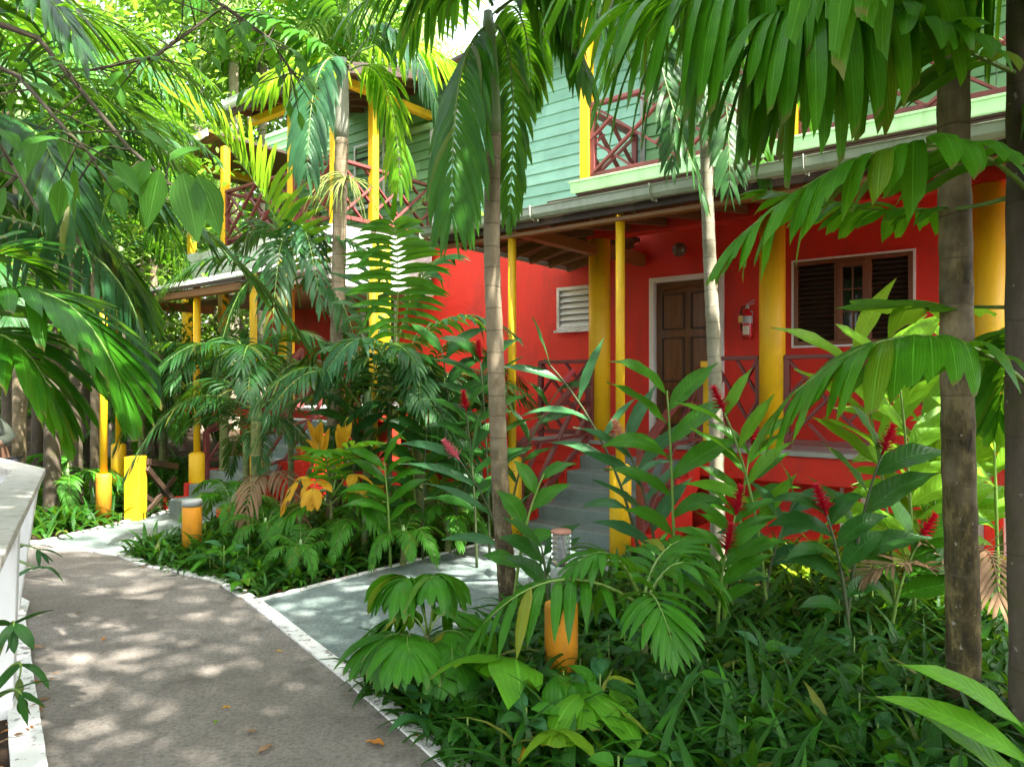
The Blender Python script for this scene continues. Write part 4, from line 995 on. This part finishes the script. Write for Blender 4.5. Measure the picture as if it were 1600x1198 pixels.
seedling('young palm with a big split pale green leaf in front of the orange bollard', 830, 3.75, [
    F((830, 1110), 3.75, (820, 1050), 3.65, (800, 1030), 3.55, ll=.36, lw=.26, **bf), F((830, 1115), 3.75, (850, 1060), 3.6, (880, 1060), 3.45, ll=.24, lw=.14, **{**bf, 'leaf': 'leaf'}),
    F((830, 1115), 3.75, (810, 1090), 3.5, (785, 1110), 3.4, ll=.2, lw=.05, **{**bf, 'leaf': 'leaflime'})])
seedling('seedling palm with two wide forked blades right of the front bollard', 920, 3.5, [
    F((920, 1150), 3.5, (915, 1090), 3.4, (915, 1085), 3.3, ll=.34, lw=.11, **bf), F((920, 1150), 3.5, (940, 1080), 3.45, (960, 1085), 3.4, ll=.34, lw=.10, **bf)])
seedling('yellowing bifid seedling leaf at the bottom edge below the bollard', 880, 3.25, [
    F((880, 1190), 3.25, (875, 1150), 3.2, (872, 1140), 3.1, ll=.26, lw=.14, **{**bf, 'leaf': 'leaflime'}), F((880, 1190), 3.25, (850, 1160), 3.25, (845, 1150), 3.2, ll=.2, lw=.07, **{**bf, 'leaf': 'leafyel'})])

# --- gingers: leafy canes with two ranks of broad leaves, some with a red flower
def ginger(label, base, top, n, Ln, W, leaf='leaf', flower=None, droop=1.0, face=None, start=.28, spread=.9, flsize=.17, group=None, name='ginger_plant'):
    base = V3(base); top = V3(top); t = thing(name, label, 'ginger plant', base, 0, group)
    d0 = top - base; k = 12; m = d0 * .5 + V3((-d0.x * .18, -d0.y * .18, d0.z * .06))
    pts = [bez(V3((0, 0, 0)), m, d0, i / k) for i in range(k + 1)]
    MB().tube(pts, [.014 - .008 * i / k for i in range(k + 1)], 7).build('cane', M['stemdark' if leaf in ('leafdark', 'leafblue') else 'stem'], t)
    az = rnd.uniform(-.5, .5) if face is None else face
    pl = V3((cos(az), sin(az), 0)); mb = MB()
    for i in range(n):
        s = start + (1 - start) * (i + .6) / n; p = bez(V3((0, 0, 0)), m, d0, min(1, s)); T = (bez(V3((0, 0, 0)), m, d0, min(1, s + .03)) - bez(V3((0, 0, 0)), m, d0, s - .03)).normalized()
        g = 1 if i % 2 else -1; sp = spread * rnd.uniform(.75, 1.2) * (1 - .35 * (i / n))
        pq = (pl + V3((rnd.uniform(-.35, .35), rnd.uniform(-.35, .35), 0))).normalized()
        d = T * cos(sp) + pq * g * sin(sp); up = T * sin(sp) - pq * g * cos(sp) + V3((rnd.uniform(-.4, .4), -.75, .25))
        sc = .75 + .4 * sin(pi * (.15 + .75 * i / n))
        mb.leaf(p, d, up, Ln * sc * rnd.uniform(.85, 1.12), W * 1.2 * rnd.uniform(.85, 1.15), droop * rnd.uniform(.5, 1.4), LANCE, .10, .05, rnd.random() * .93, 0, rnd.uniform(-.5, .5))
    mb.build('foliage', M[leaf + '_g'], t)
    if flower:
        fb = MB(); T = (pts[-1] - pts[-2]).normalized(); q = d0.copy()
        fl = flsize; dd = T.copy()
        for j in range(44):
            s = j / 44; p = q + dd * (fl * s); az2 = j * 2.4; sd = V3((cos(az2), sin(az2), 0)); sd = (sd - dd * sd.dot(dd)).normalized()
            fb.leaf(p, sd * 1.0 + dd * .6, dd, fl * (.46 - .26 * s), fl * .17, .5, [.4, 1, .7, .05], .25, 0, rnd.random(), 0)
        fb.tube([q - dd * .02, q + dd * fl], [.008, .003], 5, 0); fb.build('flower', M[flower], t)
    return t
def gA(px, Y, tx, ty, tY=None): return gp(px, Y), at(tx, ty, tY or Y)
GL = [
 ('tall ginger cane with wide pale veined leaves in front of the door', gA(1055, 5.1, 1042, 610), 9, .47, .135, 'leaf', None, .9, 0),
 ('blue green ginger leaning left with peach flower beside the thin yellow post', gA(1035, 5.3, 975, 690), 8, .52, .10, 'leafblue', 'flpeach', .8, .1),
 ('long arching ginger shoot pointing left below the porch roof', gA(1010, 5.6, 850, 560), 8, .46, .075, 'leafblue', None, .8, 0),
 ('ginger with fresh green leaves and red flower beside the second column', gA(1150, 5.6, 1175, 690), 10, .44, .095, 'leaf', 'flred', .8, 0),
 ('bright ginger stem with folded leaves left of the pale slim trunk', gA(1200, 5.0, 1130, 640), 8, .46, .085, 'leafbright', 'flred', .6, .2),
 ('tall dark ginger with one broad backlit leaf below the window', gA(1320, 4.4, 1380, 705), 7, .42, .15, 'leafdark', 'flred', .8, 0),
 ('dark leafy ginger clump stem with a deep red bract in the middle', gA(1330, 4.3, 1290, 800), 9, .36, .10, 'leafdark', 'flred', 1.2, .1),
 ('ginger with narrow leaves and small red bract by the stair wall', gA(1130, 4.7, 1150, 800), 9, .34, .075, 'leaf', 'flred', 1.1, 0),
 ('short red flowered ginger left of the low red wall', gA(1120, 4.6, 1135, 860), 8, .34, .08, 'leaf', 'flred', 1.0, 0),
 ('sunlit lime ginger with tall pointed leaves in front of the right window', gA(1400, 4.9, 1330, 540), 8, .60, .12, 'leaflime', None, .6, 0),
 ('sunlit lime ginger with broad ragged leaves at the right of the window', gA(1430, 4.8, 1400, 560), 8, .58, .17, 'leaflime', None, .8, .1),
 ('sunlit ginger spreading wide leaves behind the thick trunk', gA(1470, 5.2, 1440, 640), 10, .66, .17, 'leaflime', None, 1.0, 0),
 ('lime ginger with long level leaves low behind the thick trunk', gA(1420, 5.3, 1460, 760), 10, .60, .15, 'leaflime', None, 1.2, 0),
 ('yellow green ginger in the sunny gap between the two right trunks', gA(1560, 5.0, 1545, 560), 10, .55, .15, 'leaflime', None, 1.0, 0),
 ('ginger with glossy leaves behind the thick trunk at knee height', gA(1390, 4.6, 1440, 840), 8, .48, .13, 'leaf', 'flred', 1.1, 0),
 ('dark ginger standing between the slim palm and the red wall', gA(765, 6.9, 750, 560), 11, .50, .12, 'leafdark', 'flred', 1.0, 0),
 ('dark ginger with broad leaves against the sunlit red wall', gA(715, 7.1, 690, 545), 11, .52, .13, 'leafdark', None, 1.0, .1),
 ('tall dark ginger with a pink spike touching the round column', gA(790, 7.4, 880, 600), 6, .36, .08, 'leafdark', 'flpink', .9, 0),
 ('dark ginger with small red bract left of the slim palm', gA(745, 6.6, 728, 640), 10, .46, .11, 'leafdark', 'flred', 1.0, .2),
 ('ginger with long grey green leaves leaning left with a pink bud', gA(800, 5.6, 715, 715), 7, .52, .075, 'leafblue', 'flpink', .9, 0),
 ('leafy ginger at the foot of the left red stair wall', gA(650, 7.4, 640, 650), 10, .45, .11, 'leaf', None, 1.0, 0),
 ('glossy ginger behind the slim green cane palm', gA(590, 7.9, 585, 560), 11, .48, .12, 'leafdark', None, 1.0, 0),
 ('dark ginger rising through the bed left of the green cane palm', gA(555, 7.3, 548, 640), 11, .44, .10, 'leafdark', None, 1.1, 0),
 ('dark ginger with a red bract low beside the far pavement edge', gA(660, 6.9, 668, 660), 11, .44, .11, 'leafdark', 'flred', 1.1, .2),
 ('leafy ginger standing in the middle of the bed between the pavements', gA(610, 6.6, 600, 720), 10, .38, .09, 'leaf', None, 1.1, 0),
 ('ginger leaning right with toothed leaves beside the slim palm base', gA(800, 5.0, 850, 740), 6, .28, .11, 'leaf', None, .8, 0),
 ('small ginger with round dark leaves behind the clear bollard lens', gA(860, 4.7, 845, 850), 7, .30, .10, 'leafdark', None, 1.0, 0),
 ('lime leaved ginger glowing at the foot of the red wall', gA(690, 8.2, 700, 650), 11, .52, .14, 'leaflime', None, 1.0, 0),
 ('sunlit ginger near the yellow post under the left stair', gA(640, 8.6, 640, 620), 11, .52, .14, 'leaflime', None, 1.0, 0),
 ('lower right ginger with long bright blade leaves crossing the trunk base', gA(1640, 2.5, 1600, 1130), 5, .52, .085, 'leafbright', None, .6, 0),
 ('pale backed ginger against the dark red recess', gA(1190, 5.0, 1245, 780), 7, .38, .11, 'leafblue', None, .9, 0),
 ('tall ginger between the thick trunk and the sunlit column', gA(1500, 5.6, 1500, 690), 11, .55, .13, 'leafbright', 'flred', 1.0, 0),
]
for gdef in GL:
    lab, (b, tp_), n, Ln, W, leaf, fl, dr, fc = gdef
    ginger(lab, b, tp_, n, Ln, W, leaf, fl, dr, fc)

# --- dry fronds
palm('dry_frond', 'fan of dry brown fronds lying against the skirting behind the thick trunk', gp(1490, 4.6), gp(1490, 4.6, .10), .03, .03, [
    F((1490, 905), 4.6, (1420, 880), 4.5, (1350, 900), 4.4, n=16, ll=.32, lw=.022, droop=.4, leaf='dead'),
    F((1500, 905), 4.6, (1440, 850), 4.7, (1370, 850), 4.7, n=16, ll=.30, lw=.022, droop=.4, leaf='dead'),
    F((1500, 905), 4.6, (1540, 860), 4.5, (1560, 930), 4.3, n=14, ll=.32, lw=.03, droop=.5, leaf='dead')], 'barkpale', 'dead', cat='dry frond')
palm('dry_frond', 'brown dead frond hanging low beside the yellow leaved young palm', gp(425, 7.6), gp(425, 7.6, .35), .02, .02, [
    F((425, 770), 7.6, (400, 750), 7.4, (380, 830), 7.2, n=14, ll=.34, lw=.03, droop=2.0, leaf='dead'), F((425, 770), 7.6, (440, 740), 7.4, (480, 830), 7.2, n=14, ll=.34, lw=.03, droop=2.0, leaf='dead')], 'barkpale', 'dead', cat='dry frond')
palm('dry_frond', 'shrivelled brown leaf hanging under the split pale leaf by the bollard', gp(745, 3.7), gp(745, 3.7, .22), .008, .006, [
    F((745, 1120), 3.7, (748, 1112), 3.6, (742, 1150), 3.5, n=5, ll=.20, lw=.022, droop=2.5, leaf='dead', pet=.3)], 'barkpale', 'dead', cat='dry frond')

# --- broadleaf branch hanging in at the top left
t = thing('broadleaf_tree', 'broad leaved tree with ovate leaves hanging in at the top left corner', 'tree', V3((-3.3, 2.2, 0)))
b0 = V3((-3.3, 2.2, 0)); mbk = MB()
mbk.tube([V3((0, 0, -.05)), V3((.03, .02, 1.5)), V3((0, .1, 3.0)), V3((.15, .3, 4.6))], [.12, .10, .085, .05], 12); mbk.build('trunk', M['bark'], t)
LF = MB(); BR = MB()
def branch(pts, r, nl, Ln, W, side=.25):
    pts = [V3(p) - b0 for p in pts]; BR.tube(pts, [r * (1 - .7 * i / (len(pts) - 1)) for i in range(len(pts))], 6)
    for i in range(nl):
        s = rnd.uniform(.12, 1) * (len(pts) - 1); j = min(int(s), len(pts) - 2); p = pts[j].lerp(pts[j + 1], s - j)
        T = (pts[j + 1] - pts[j]).normalized(); d = V3((rnd.uniform(-1, 1), rnd.uniform(-.6, .6), rnd.uniform(-.8, .5))).normalized()
        q = p + d * rnd.uniform(.02, side); BR.tube([p, q], [.004, .0025], 4)
        LF.leaf(q, d + T * .4 + V3((0, 0, -.35)), V3((rnd.uniform(-.5, .5), -.5, 1)), Ln * rnd.uniform(.7, 1.2), W * rnd.uniform(.8, 1.15), .7, OVATE, .12, .03, rnd.random(), 0)
fr = V3((-3.2, 2.5, 3.4))
branch([fr, at(60, 60, 3.0), at(200, 230, 2.9), at(280, 300, 2.7)], .016, 14, .15, .065)
branch([fr, at(180, -80, 3.2), at(350, 10, 3.4), at(240, 90, 3.2), at(140, 110, 3.1)], .016, 42, .10, .045)
branch([fr, at(30, 120, 2.8), at(100, 200, 2.6), at(150, 250, 2.5)], .012, 18, .14, .06)
branch([at(350, 10, 3.4), at(420, 60, 3.6), at(470, 130, 3.9)], .010, 34, .10, .05)
branch([fr, at(-40, 160, 2.4), at(20, 260, 2.3), at(60, 330, 2.2)], .010, 12, .14, .06)
for px, py, a_, Ln in ((285, 270, (.25, 0, -1), .26), (250, 265, (-.3, .1, -1), .22), (310, 275, (.35, .2, -1), .22), (235, 250, (-.6, 0, -.9), .16)):
    LF.leaf(at(px, py, 2.65) - b0, V3(a_), V3((.1, -1, .5)), Ln, Ln * .48, .3, OVATE, .10, .02, rnd.random() * .9, 0)
BR.build('branch', M['bark'], t); LF.build('crown', M['leaftree'], t)

br = thing('bromeliad', 'small yellow green bromeliad growing in the porch gutter', 'plant', hw(-.28, -1.88, 3.40))
mb = MB()
for i in range(26):
    az = rnd.uniform(0, 6.28); el = rnd.uniform(.3, 1.2); mb.leaf((0, 0, 0), (cos(az) * cos(el), sin(az) * cos(el), sin(el)), (0, 0, 1), rnd.uniform(.12, .22), .03, 1.0, [.8, 1, .8, .4, .03], .2, 0, rnd.random(), 0)
mb.build('leaves', M['leaflime'], br)
# ------------------------------------------------------------------ ground cover
def inpoly(x, y, P):
    c = False; j = len(P) - 1
    for i in range(len(P)):
        if (P[i][1] > y) != (P[j][1] > y) and x < (P[j][0] - P[i][0]) * (y - P[i][1]) / (P[j][1] - P[i][1]) + P[i][0]: c = not c
        j = i
    return c
def blocked(x, y, pad=.0):
    u, v = uv(x, y)
    if inpoly(x, y, PATH): return True
    if -.10 - pad < u < 1.66 + pad and -6.3 < v < 0: return True
    if inpoly(u, v, B2): return True
    if v > -.25 and -.9 < u < 7: return True
    if v > -1.2 and -9 < u < -3: return True
    if v > .9 and -9 < u < 7: return True
    if -4.7 < u < -3.1 and v > -3.2: return True
    return False
def near_edge(x, y): return any(blocked(x + dx, y + dy) for dx, dy in ((.1, 0), (-.1, 0), (0, .1), (0, -.1)))
gc = MB(); ncl = 0
def tuft(x, y, h, wd, n, mat, z=-.03, wide=1.0):
    for i in range(n):
        az = rnd.uniform(0, 2 * pi); el = rnd.uniform(.5, 1.25); d = V3((cos(az) * cos(el) * wide, sin(az) * cos(el) * wide, sin(el)))
        gc.leaf((x + rnd.uniform(-.05, .05), y + rnd.uniform(-.05, .05), z + rnd.uniform(0, .08)), d, V3((-d.x * .3, -d.y * .3, 1)), h * rnd.uniform(.7, 1.2), wd * rnd.uniform(.7, 1.25), rnd.uniform(.9, 2.2), [.2, .75, 1, .85, .45, .03], .12, .03, rnd.random(), mat)
while ncl < 1900:
    # the bed in front and to the right
    Y = rnd.uniform(1.9, 7.2) if rnd.random() < .8 else rnd.uniform(2, 4.5); X = rnd.uniform(-.6, .82) * Y
    if blocked(X, Y) or Y < 1.9: continue
    u, v = uv(X, Y)
    if u < 1.5: continue
    den = mnoise.noise(V3((X * 1.3, Y * 1.3, 3)))
    if den < -.22 and rnd.random() < .8: continue
    sh = near_edge(X, Y)
    if sh and rnd.random() < .6: continue
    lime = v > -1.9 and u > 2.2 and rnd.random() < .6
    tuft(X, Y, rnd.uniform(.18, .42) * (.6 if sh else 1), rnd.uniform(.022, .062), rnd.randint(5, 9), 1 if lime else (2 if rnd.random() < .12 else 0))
    ncl += 1
gc2 = 0
while gc2 < 1500:   # the bed between the pavements
    u, v = rnd.uniform(-3.2, -.05), rnd.uniform(-5.4, .9); p = hw(u, v)
    if blocked(p.x, p.y) or p.y < 5.3: continue
    sh = near_edge(p.x, p.y)
    tuft(p.x, p.y, rnd.uniform(.14, .34) * (.6 if sh else 1), rnd.uniform(.022, .055), rnd.randint(5, 9), 2 if rnd.random() < .15 else 0); gc2 += 1
gc3 = 0
while gc3 < 1300:   # left of the path and beyond
    X, Y = rnd.uniform(-11, -1.8), rnd.uniform(2.2, 15)
    if blocked(X, Y) or X / Y < -.85 or (Y < 7 and X > -1.0 - .62 * Y): continue
    tuft(X, Y, rnd.uniform(.2, .45), rnd.uniform(.025, .06), rnd.randint(5, 8), 0, gz(X, Y)); gc3 += 1
o = gc.build('ground_cover', [M['leafcover'], M['leaflime'], M['leaf']]); o['kind'] = 'stuff'; o['label'] = 'dense low plants with lance shaped leaves covering the beds'
gc = MB()
for _ in range(170):   # broad ovate seedlings among the blades
    X, Y = rnd.uniform(-.6, 2.6), rnd.uniform(2.6, 5.5)
    if _ % 3 == 0: q_ = hw(rnd.uniform(-3, -.2), rnd.uniform(-5, -1)); X, Y = q_.x, q_.y
    if blocked(X, Y, .1) or Y < 2.4: continue
    hgt = rnd.uniform(.08, .30)
    for i in range(rnd.randint(4, 8)):
        az = rnd.uniform(0, 6.28); el = rnd.uniform(-.1, .7); gc.leaf((X + cos(az) * .02, Y + sin(az) * .02, hgt * rnd.uniform(.4, 1)), (cos(az) * cos(el), sin(az) * cos(el), sin(el)), (0, -.3, 1), rnd.uniform(.10, .19), rnd.uniform(.045, .085), .7, OVATE, .14, .03, rnd.random(), rnd.randint(0, 2))
    gc.tube([(X, Y, -.03), (X, Y, hgt)], .004, 4, 3)
o = gc.build('seedling_cover', [M['leaf_g'], M['leafdark_g'], M['leafblue_g'], M['stem']]); o['kind'] = 'stuff'; o['label'] = 'broad leaved seedlings scattered through the beds'
# leaf litter in the beds
lt = MB()
for _ in range(5200):
    X, Y = rnd.uniform(-4.5, 3.5), rnd.uniform(2.2, 8.5)
    if blocked(X, Y):
        if rnd.random() < .86 or not any(not blocked(X + a_, Y + b_) for a_, b_ in ((.16, 0), (-.16, 0), (0, .16), (0, -.16))): continue
        az = rnd.uniform(0, 6.28); lt.leaf((X, Y, .016), (cos(az), sin(az), .1), (0, 0, 1), rnd.uniform(.015, .05), rnd.uniform(.006, .018), .3, OVATE, .2, .15, rnd.random(), rnd.randint(0, 1)); continue
    az = rnd.uniform(0, 2 * pi); lt.leaf((X, Y, -.01 + rnd.uniform(0, .02)), (cos(az), sin(az), .15), (0, 0, 1), rnd.uniform(.05, .13), rnd.uniform(.02, .04), .5, OVATE, .15, .1, rnd.random(), rnd.randint(0, 1))
o = lt.build('leaf_litter', [M['dead'], M['litter']]); o['kind'] = 'stuff'; o['label'] = 'brown leaf litter on the soil of the beds'
# single fallen leaves on the path
FL = [((600, 1168), .10, 'bright orange leaf lying on the path at the bottom', 'litter'), ((426, 1168), .09, 'brown curled leaf lying low on the path', 'dead'), ((160, 1003), .06, 'orange leaf near the left white edge', 'litter'), ((360, 1108), .05, 'pale yellow leaf in the middle of the path', 'leafyel'),
      ((384, 1146), .06, 'dark brown leaf below the pale yellow one', 'dead'), ((302, 868), .06, 'brown leaf near the far white edge', 'dead'), ((505, 893), .05, 'dark leaf at the bend of the white edge', 'dead'), ((340, 1128), .04, 'small green yellow leaf beside the pale one', 'leaflime'),
      ((580, 930), .05, 'orange leaf on the blue grey pavement', 'litter'), ((690, 905), .045, 'brown leaf far up the blue grey pavement', 'dead'), ((430, 1020), .045, 'small yellow leaf right of the path centre', 'leafyel'), ((120, 960), .045, 'brown leaf next to the left edge', 'dead')]
for (px, py), s, lab, mt in FL:
    p = gr(px, py); mb = MB(); az = rnd.uniform(0, 6.28); mb.leaf((0, 0, .012), (cos(az), sin(az), .1), (0, 0, 1), s, s * .45, .3, OVATE, .22, .12, .3, 0)
    tag(mb.build('fallen_leaf', M[mt], None, 0, p), lab, 'fallen leaf', 'fallen leaves on the paving')

# ------------------------------------------------------------------ forest round the place
def copy_tree(o, loc, rz, sc):
    c = o.copy(); COL.objects.link(c); c.location = loc; c.rotation_euler = (0, 0, rz); c.scale = (sc, sc, sc)
    for k in TK[o.name]:
        d = k.copy(); COL.objects.link(d); d.parent = c
    return c
TK = {}
def proto_palm(H_, nf, Lf, leaf, tm, seed, ll=.55, lw=.045):
    rnd.seed(seed); fr = []
    top = V3((0, 0, H_))
    for i in range(nf):
        az = i * 2.4 + rnd.uniform(-.3, .3); el = R(rnd.uniform(5, 75)); l = Lf * rnd.uniform(.8, 1.1); d = V3((cos(az), sin(az), 0))
        m = top + V3((0, 0, .2)) + d * (l * .5 * cos(el)) + V3((0, 0, l * .5 * sin(el))); c = m + d * (l * .42) + V3((0, 0, l * (.5 * sin(el) - .55)))
        fr.append((top + V3((0, 0, .1)), m, c, dict(n=24, ll=ll, lw=lw, droop=1.2, vee=.1)))
    t = palm('palm_tree', None, (0, 0, 0), top, .075, .06, fr, tm, leaf, (.5, 'shaft'))
    TK[t.name] = kids(t); return t
def proto_tree(H_, cr, leaf, tm, seed, n=2600, lz=.16, jm=2):
    rnd.seed(seed); t = thing('forest_tree', None, 'tree'); mb = MB(); cl = []
    pts = [V3((0, 0, -.3))]; 
    for i in range(1, 7): pts.append(V3((rnd.uniform(-.15, .15), rnd.uniform(-.15, .15), H_ * i / 6)))
    mb.tube(pts, [.13, .11, .10, .09, .075, .05, .02], 10)
    for i in range(9):
        j = rnd.randint(jm, 5); a = pts[j]; az = rnd.uniform(0, 6.28); l = cr * rnd.uniform(.5, 1); e = a + V3((cos(az) * l, sin(az) * l, rnd.uniform(.2, 1.2))); mb.tube([a, a.lerp(e, .5) + V3((0, 0, .15)), e], [.05, .03, .012], 6); cl += [e, a.lerp(e, .65)]
    cl.append(pts[-1])
    mb.build('trunk', M[tm], t)
    lf = MB()
    for i in range(n):
        c = rnd.choice(cl); r = V3((rnd.gauss(0, 1), rnd.gauss(0, 1), rnd.gauss(0, .6))) * (cr * .28); d = V3((rnd.uniform(-1, 1), rnd.uniform(-1, 1), rnd.uniform(-.8, .3))).normalized()
        lf.leaf(c + r, d, (rnd.uniform(-.4, .4), rnd.uniform(-.4, .4), 1), lz * rnd.uniform(.7, 1.3), lz * .45, .5, [.15, 1, .8, .05], .1, 0, rnd.random(), 0)
    lf.build('crown', M[leaf], t); TK[t.name] = kids(t); return t
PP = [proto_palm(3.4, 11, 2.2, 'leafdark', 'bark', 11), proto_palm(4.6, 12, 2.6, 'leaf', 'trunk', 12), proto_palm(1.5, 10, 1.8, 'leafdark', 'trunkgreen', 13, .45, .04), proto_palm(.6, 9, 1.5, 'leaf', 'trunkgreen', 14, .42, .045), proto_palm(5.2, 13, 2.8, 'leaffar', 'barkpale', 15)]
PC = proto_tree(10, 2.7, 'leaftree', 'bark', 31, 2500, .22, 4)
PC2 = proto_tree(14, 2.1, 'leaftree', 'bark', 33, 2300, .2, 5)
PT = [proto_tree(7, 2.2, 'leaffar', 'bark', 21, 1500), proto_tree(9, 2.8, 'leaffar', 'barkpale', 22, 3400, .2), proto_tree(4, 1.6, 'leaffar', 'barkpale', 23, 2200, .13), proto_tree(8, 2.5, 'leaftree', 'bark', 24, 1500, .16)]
used = set()
def put(pr, x, y, lab, grp, sc=1, rz=None, z=None):
    loc = V3((x, y, gz(x, y) if z is None else z)); rz = rnd.uniform(0, 6.28) if rz is None else rz
    if pr.name not in used: used.add(pr.name); pr.location = loc; pr.rotation_euler = (0, 0, rz); pr.scale = (sc,) * 3; o = pr
    else: o = copy_tree(pr, loc, rz, sc)
    o['label'] = lab; o['group'] = grp; return o
rnd.seed(99)
# placed by their column in the picture and their distance
G1 = 'palms in the woods left of the house'
for px, Y, k, sc, lab in [
    (30, 8.6, 1, 1, 'pale stemmed palm at the far left behind the railing'), (82, 9.0, 0, 1.25, 'dark thick trunked palm right behind the corner of the railing'), (118, 9.6, 0, 1.15, 'dark trunked palm left of the slim yellow pole'),
    (148, 10.5, 1, .8, 'thin pale palm just left of the yellow pole'), (-30, 7.6, 2, 1.2, 'low dark palm at the left edge below the long fronds'), (95, 11.0, 2, 1.3, 'low dark palm in the shade between the trunks'),
    (222, 12.5, 2, .9, 'low palm behind the square yellow post'), (255, 13.5, 3, 1.0, 'stemless palm lit up behind the cross braced railing'), (105, 9.4, 3, .55, 'small fan of fronds left of the foot of the yellow pole'),
    (190, 14.0, 0, 1.1, 'dark palm far behind the yellow pole'), (365, 7.9, 3, .45, 'stemless palm right of the bollard with the missing lamp'), (385, 8.6, 2, .58, 'low palm shading the far end of the left pavement'),
    (350, 9.9, 2, .9, 'palm growing against the left porch steps'), (570, 6.9, 3, .42, 'stemless palm right of the yellow leaved one'), (700, 7.2, 3, .40, 'stemless palm near the far end of the blue grey pavement'),
    (630, 6.7, 3, .36, 'small stemless palm in the middle of the bed'), (415, 7.2, 3, .34, 'stemless palm below the brown dead frond'), (400, 8.0, 2, .85, 'waist high dark palm behind the brown dead frond'), (575, 7.5, 2, .8, 'waist high dark palm left of the green cane palm'), (655, 7.7, 2, .8, 'waist high dark palm against the sunlit ginger'), (725, 7.9, 2, .7, 'waist high dark palm left of the slim palm trunk'), (470, 6.4, 3, .30, 'tiny palm near the corner of the bed')]:
    p = gp(px, Y); put(PP[k], p.x, p.y, lab, G1 if px < 280 else 'low palms in the bed between the pavements', sc, None, None if px < 280 else -.03)
lab2 = 'palm in the woods beyond the house, seen between nearer leaves'
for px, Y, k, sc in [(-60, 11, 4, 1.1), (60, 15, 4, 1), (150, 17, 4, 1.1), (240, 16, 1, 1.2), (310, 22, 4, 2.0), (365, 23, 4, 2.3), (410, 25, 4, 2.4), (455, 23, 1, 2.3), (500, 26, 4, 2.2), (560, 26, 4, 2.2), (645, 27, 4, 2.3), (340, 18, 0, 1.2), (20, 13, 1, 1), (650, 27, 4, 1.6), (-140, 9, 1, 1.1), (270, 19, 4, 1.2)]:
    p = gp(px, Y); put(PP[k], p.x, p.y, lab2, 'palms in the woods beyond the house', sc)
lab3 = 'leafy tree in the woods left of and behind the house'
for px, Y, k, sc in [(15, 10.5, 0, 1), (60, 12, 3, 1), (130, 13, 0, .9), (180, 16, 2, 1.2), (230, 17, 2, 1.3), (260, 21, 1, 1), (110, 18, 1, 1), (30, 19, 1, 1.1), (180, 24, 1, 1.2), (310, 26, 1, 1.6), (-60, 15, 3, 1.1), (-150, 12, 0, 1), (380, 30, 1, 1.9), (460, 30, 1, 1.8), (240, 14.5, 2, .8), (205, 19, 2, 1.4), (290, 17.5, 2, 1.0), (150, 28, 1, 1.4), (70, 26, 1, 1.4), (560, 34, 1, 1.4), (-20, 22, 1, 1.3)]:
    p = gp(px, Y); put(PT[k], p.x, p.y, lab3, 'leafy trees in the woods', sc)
# the far wood that closes the view
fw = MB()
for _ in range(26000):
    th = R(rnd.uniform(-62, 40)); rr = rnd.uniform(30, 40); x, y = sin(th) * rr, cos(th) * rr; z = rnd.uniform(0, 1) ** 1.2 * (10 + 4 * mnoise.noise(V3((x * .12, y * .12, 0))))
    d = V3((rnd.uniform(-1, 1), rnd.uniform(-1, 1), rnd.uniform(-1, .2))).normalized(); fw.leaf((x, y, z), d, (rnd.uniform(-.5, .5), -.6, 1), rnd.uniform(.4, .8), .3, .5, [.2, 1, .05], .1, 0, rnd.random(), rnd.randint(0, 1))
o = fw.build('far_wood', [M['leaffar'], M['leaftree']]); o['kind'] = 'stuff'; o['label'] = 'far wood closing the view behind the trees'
# trees beside and behind the viewer whose crowns dapple the path
lab4 = 'palm standing beside the viewer, its crown shading the path'
for x, y, k, sc in [(-4.6, 1.6, 1, 1.15), (2.6, 1.2, 1, 1.2), (-2.6, -1.2, 1, 1.3), (1.2, -2.8, 4, 1.2), (5.0, -.5, 4, 1.1), (-6.5, 3.5, 1, 1.2)]:
    put(PP[k], x, y, lab4, 'palms around the viewer', sc)

for x, y, sc in [(1.7, 1.4, .85), (2.9, -.6, .95), (5.0, -1.6, 1.0), (.6, -2.4, 1.0), (-1.6, 1.2, .8), (-3.9, 2.6, .85), (4.1, 1.0, .75), (2.6, 3.0, .9), (3.3, 2.9, .6)]:  # last one: small out-of-view crown added only to shade the front gingers
    put(PC, x, y, 'tall leafy tree unseen beside the viewer, its crown shading path and plants', 'tall trees around the viewer', sc, None, -.05)

put(PC2, 2.2, 2.5, 'very tall slim unseen tree added to shade the far end of the path', 'tall trees around the viewer', 1, None, -.05)  # out-of-view crown, added and shaped to shade the far path
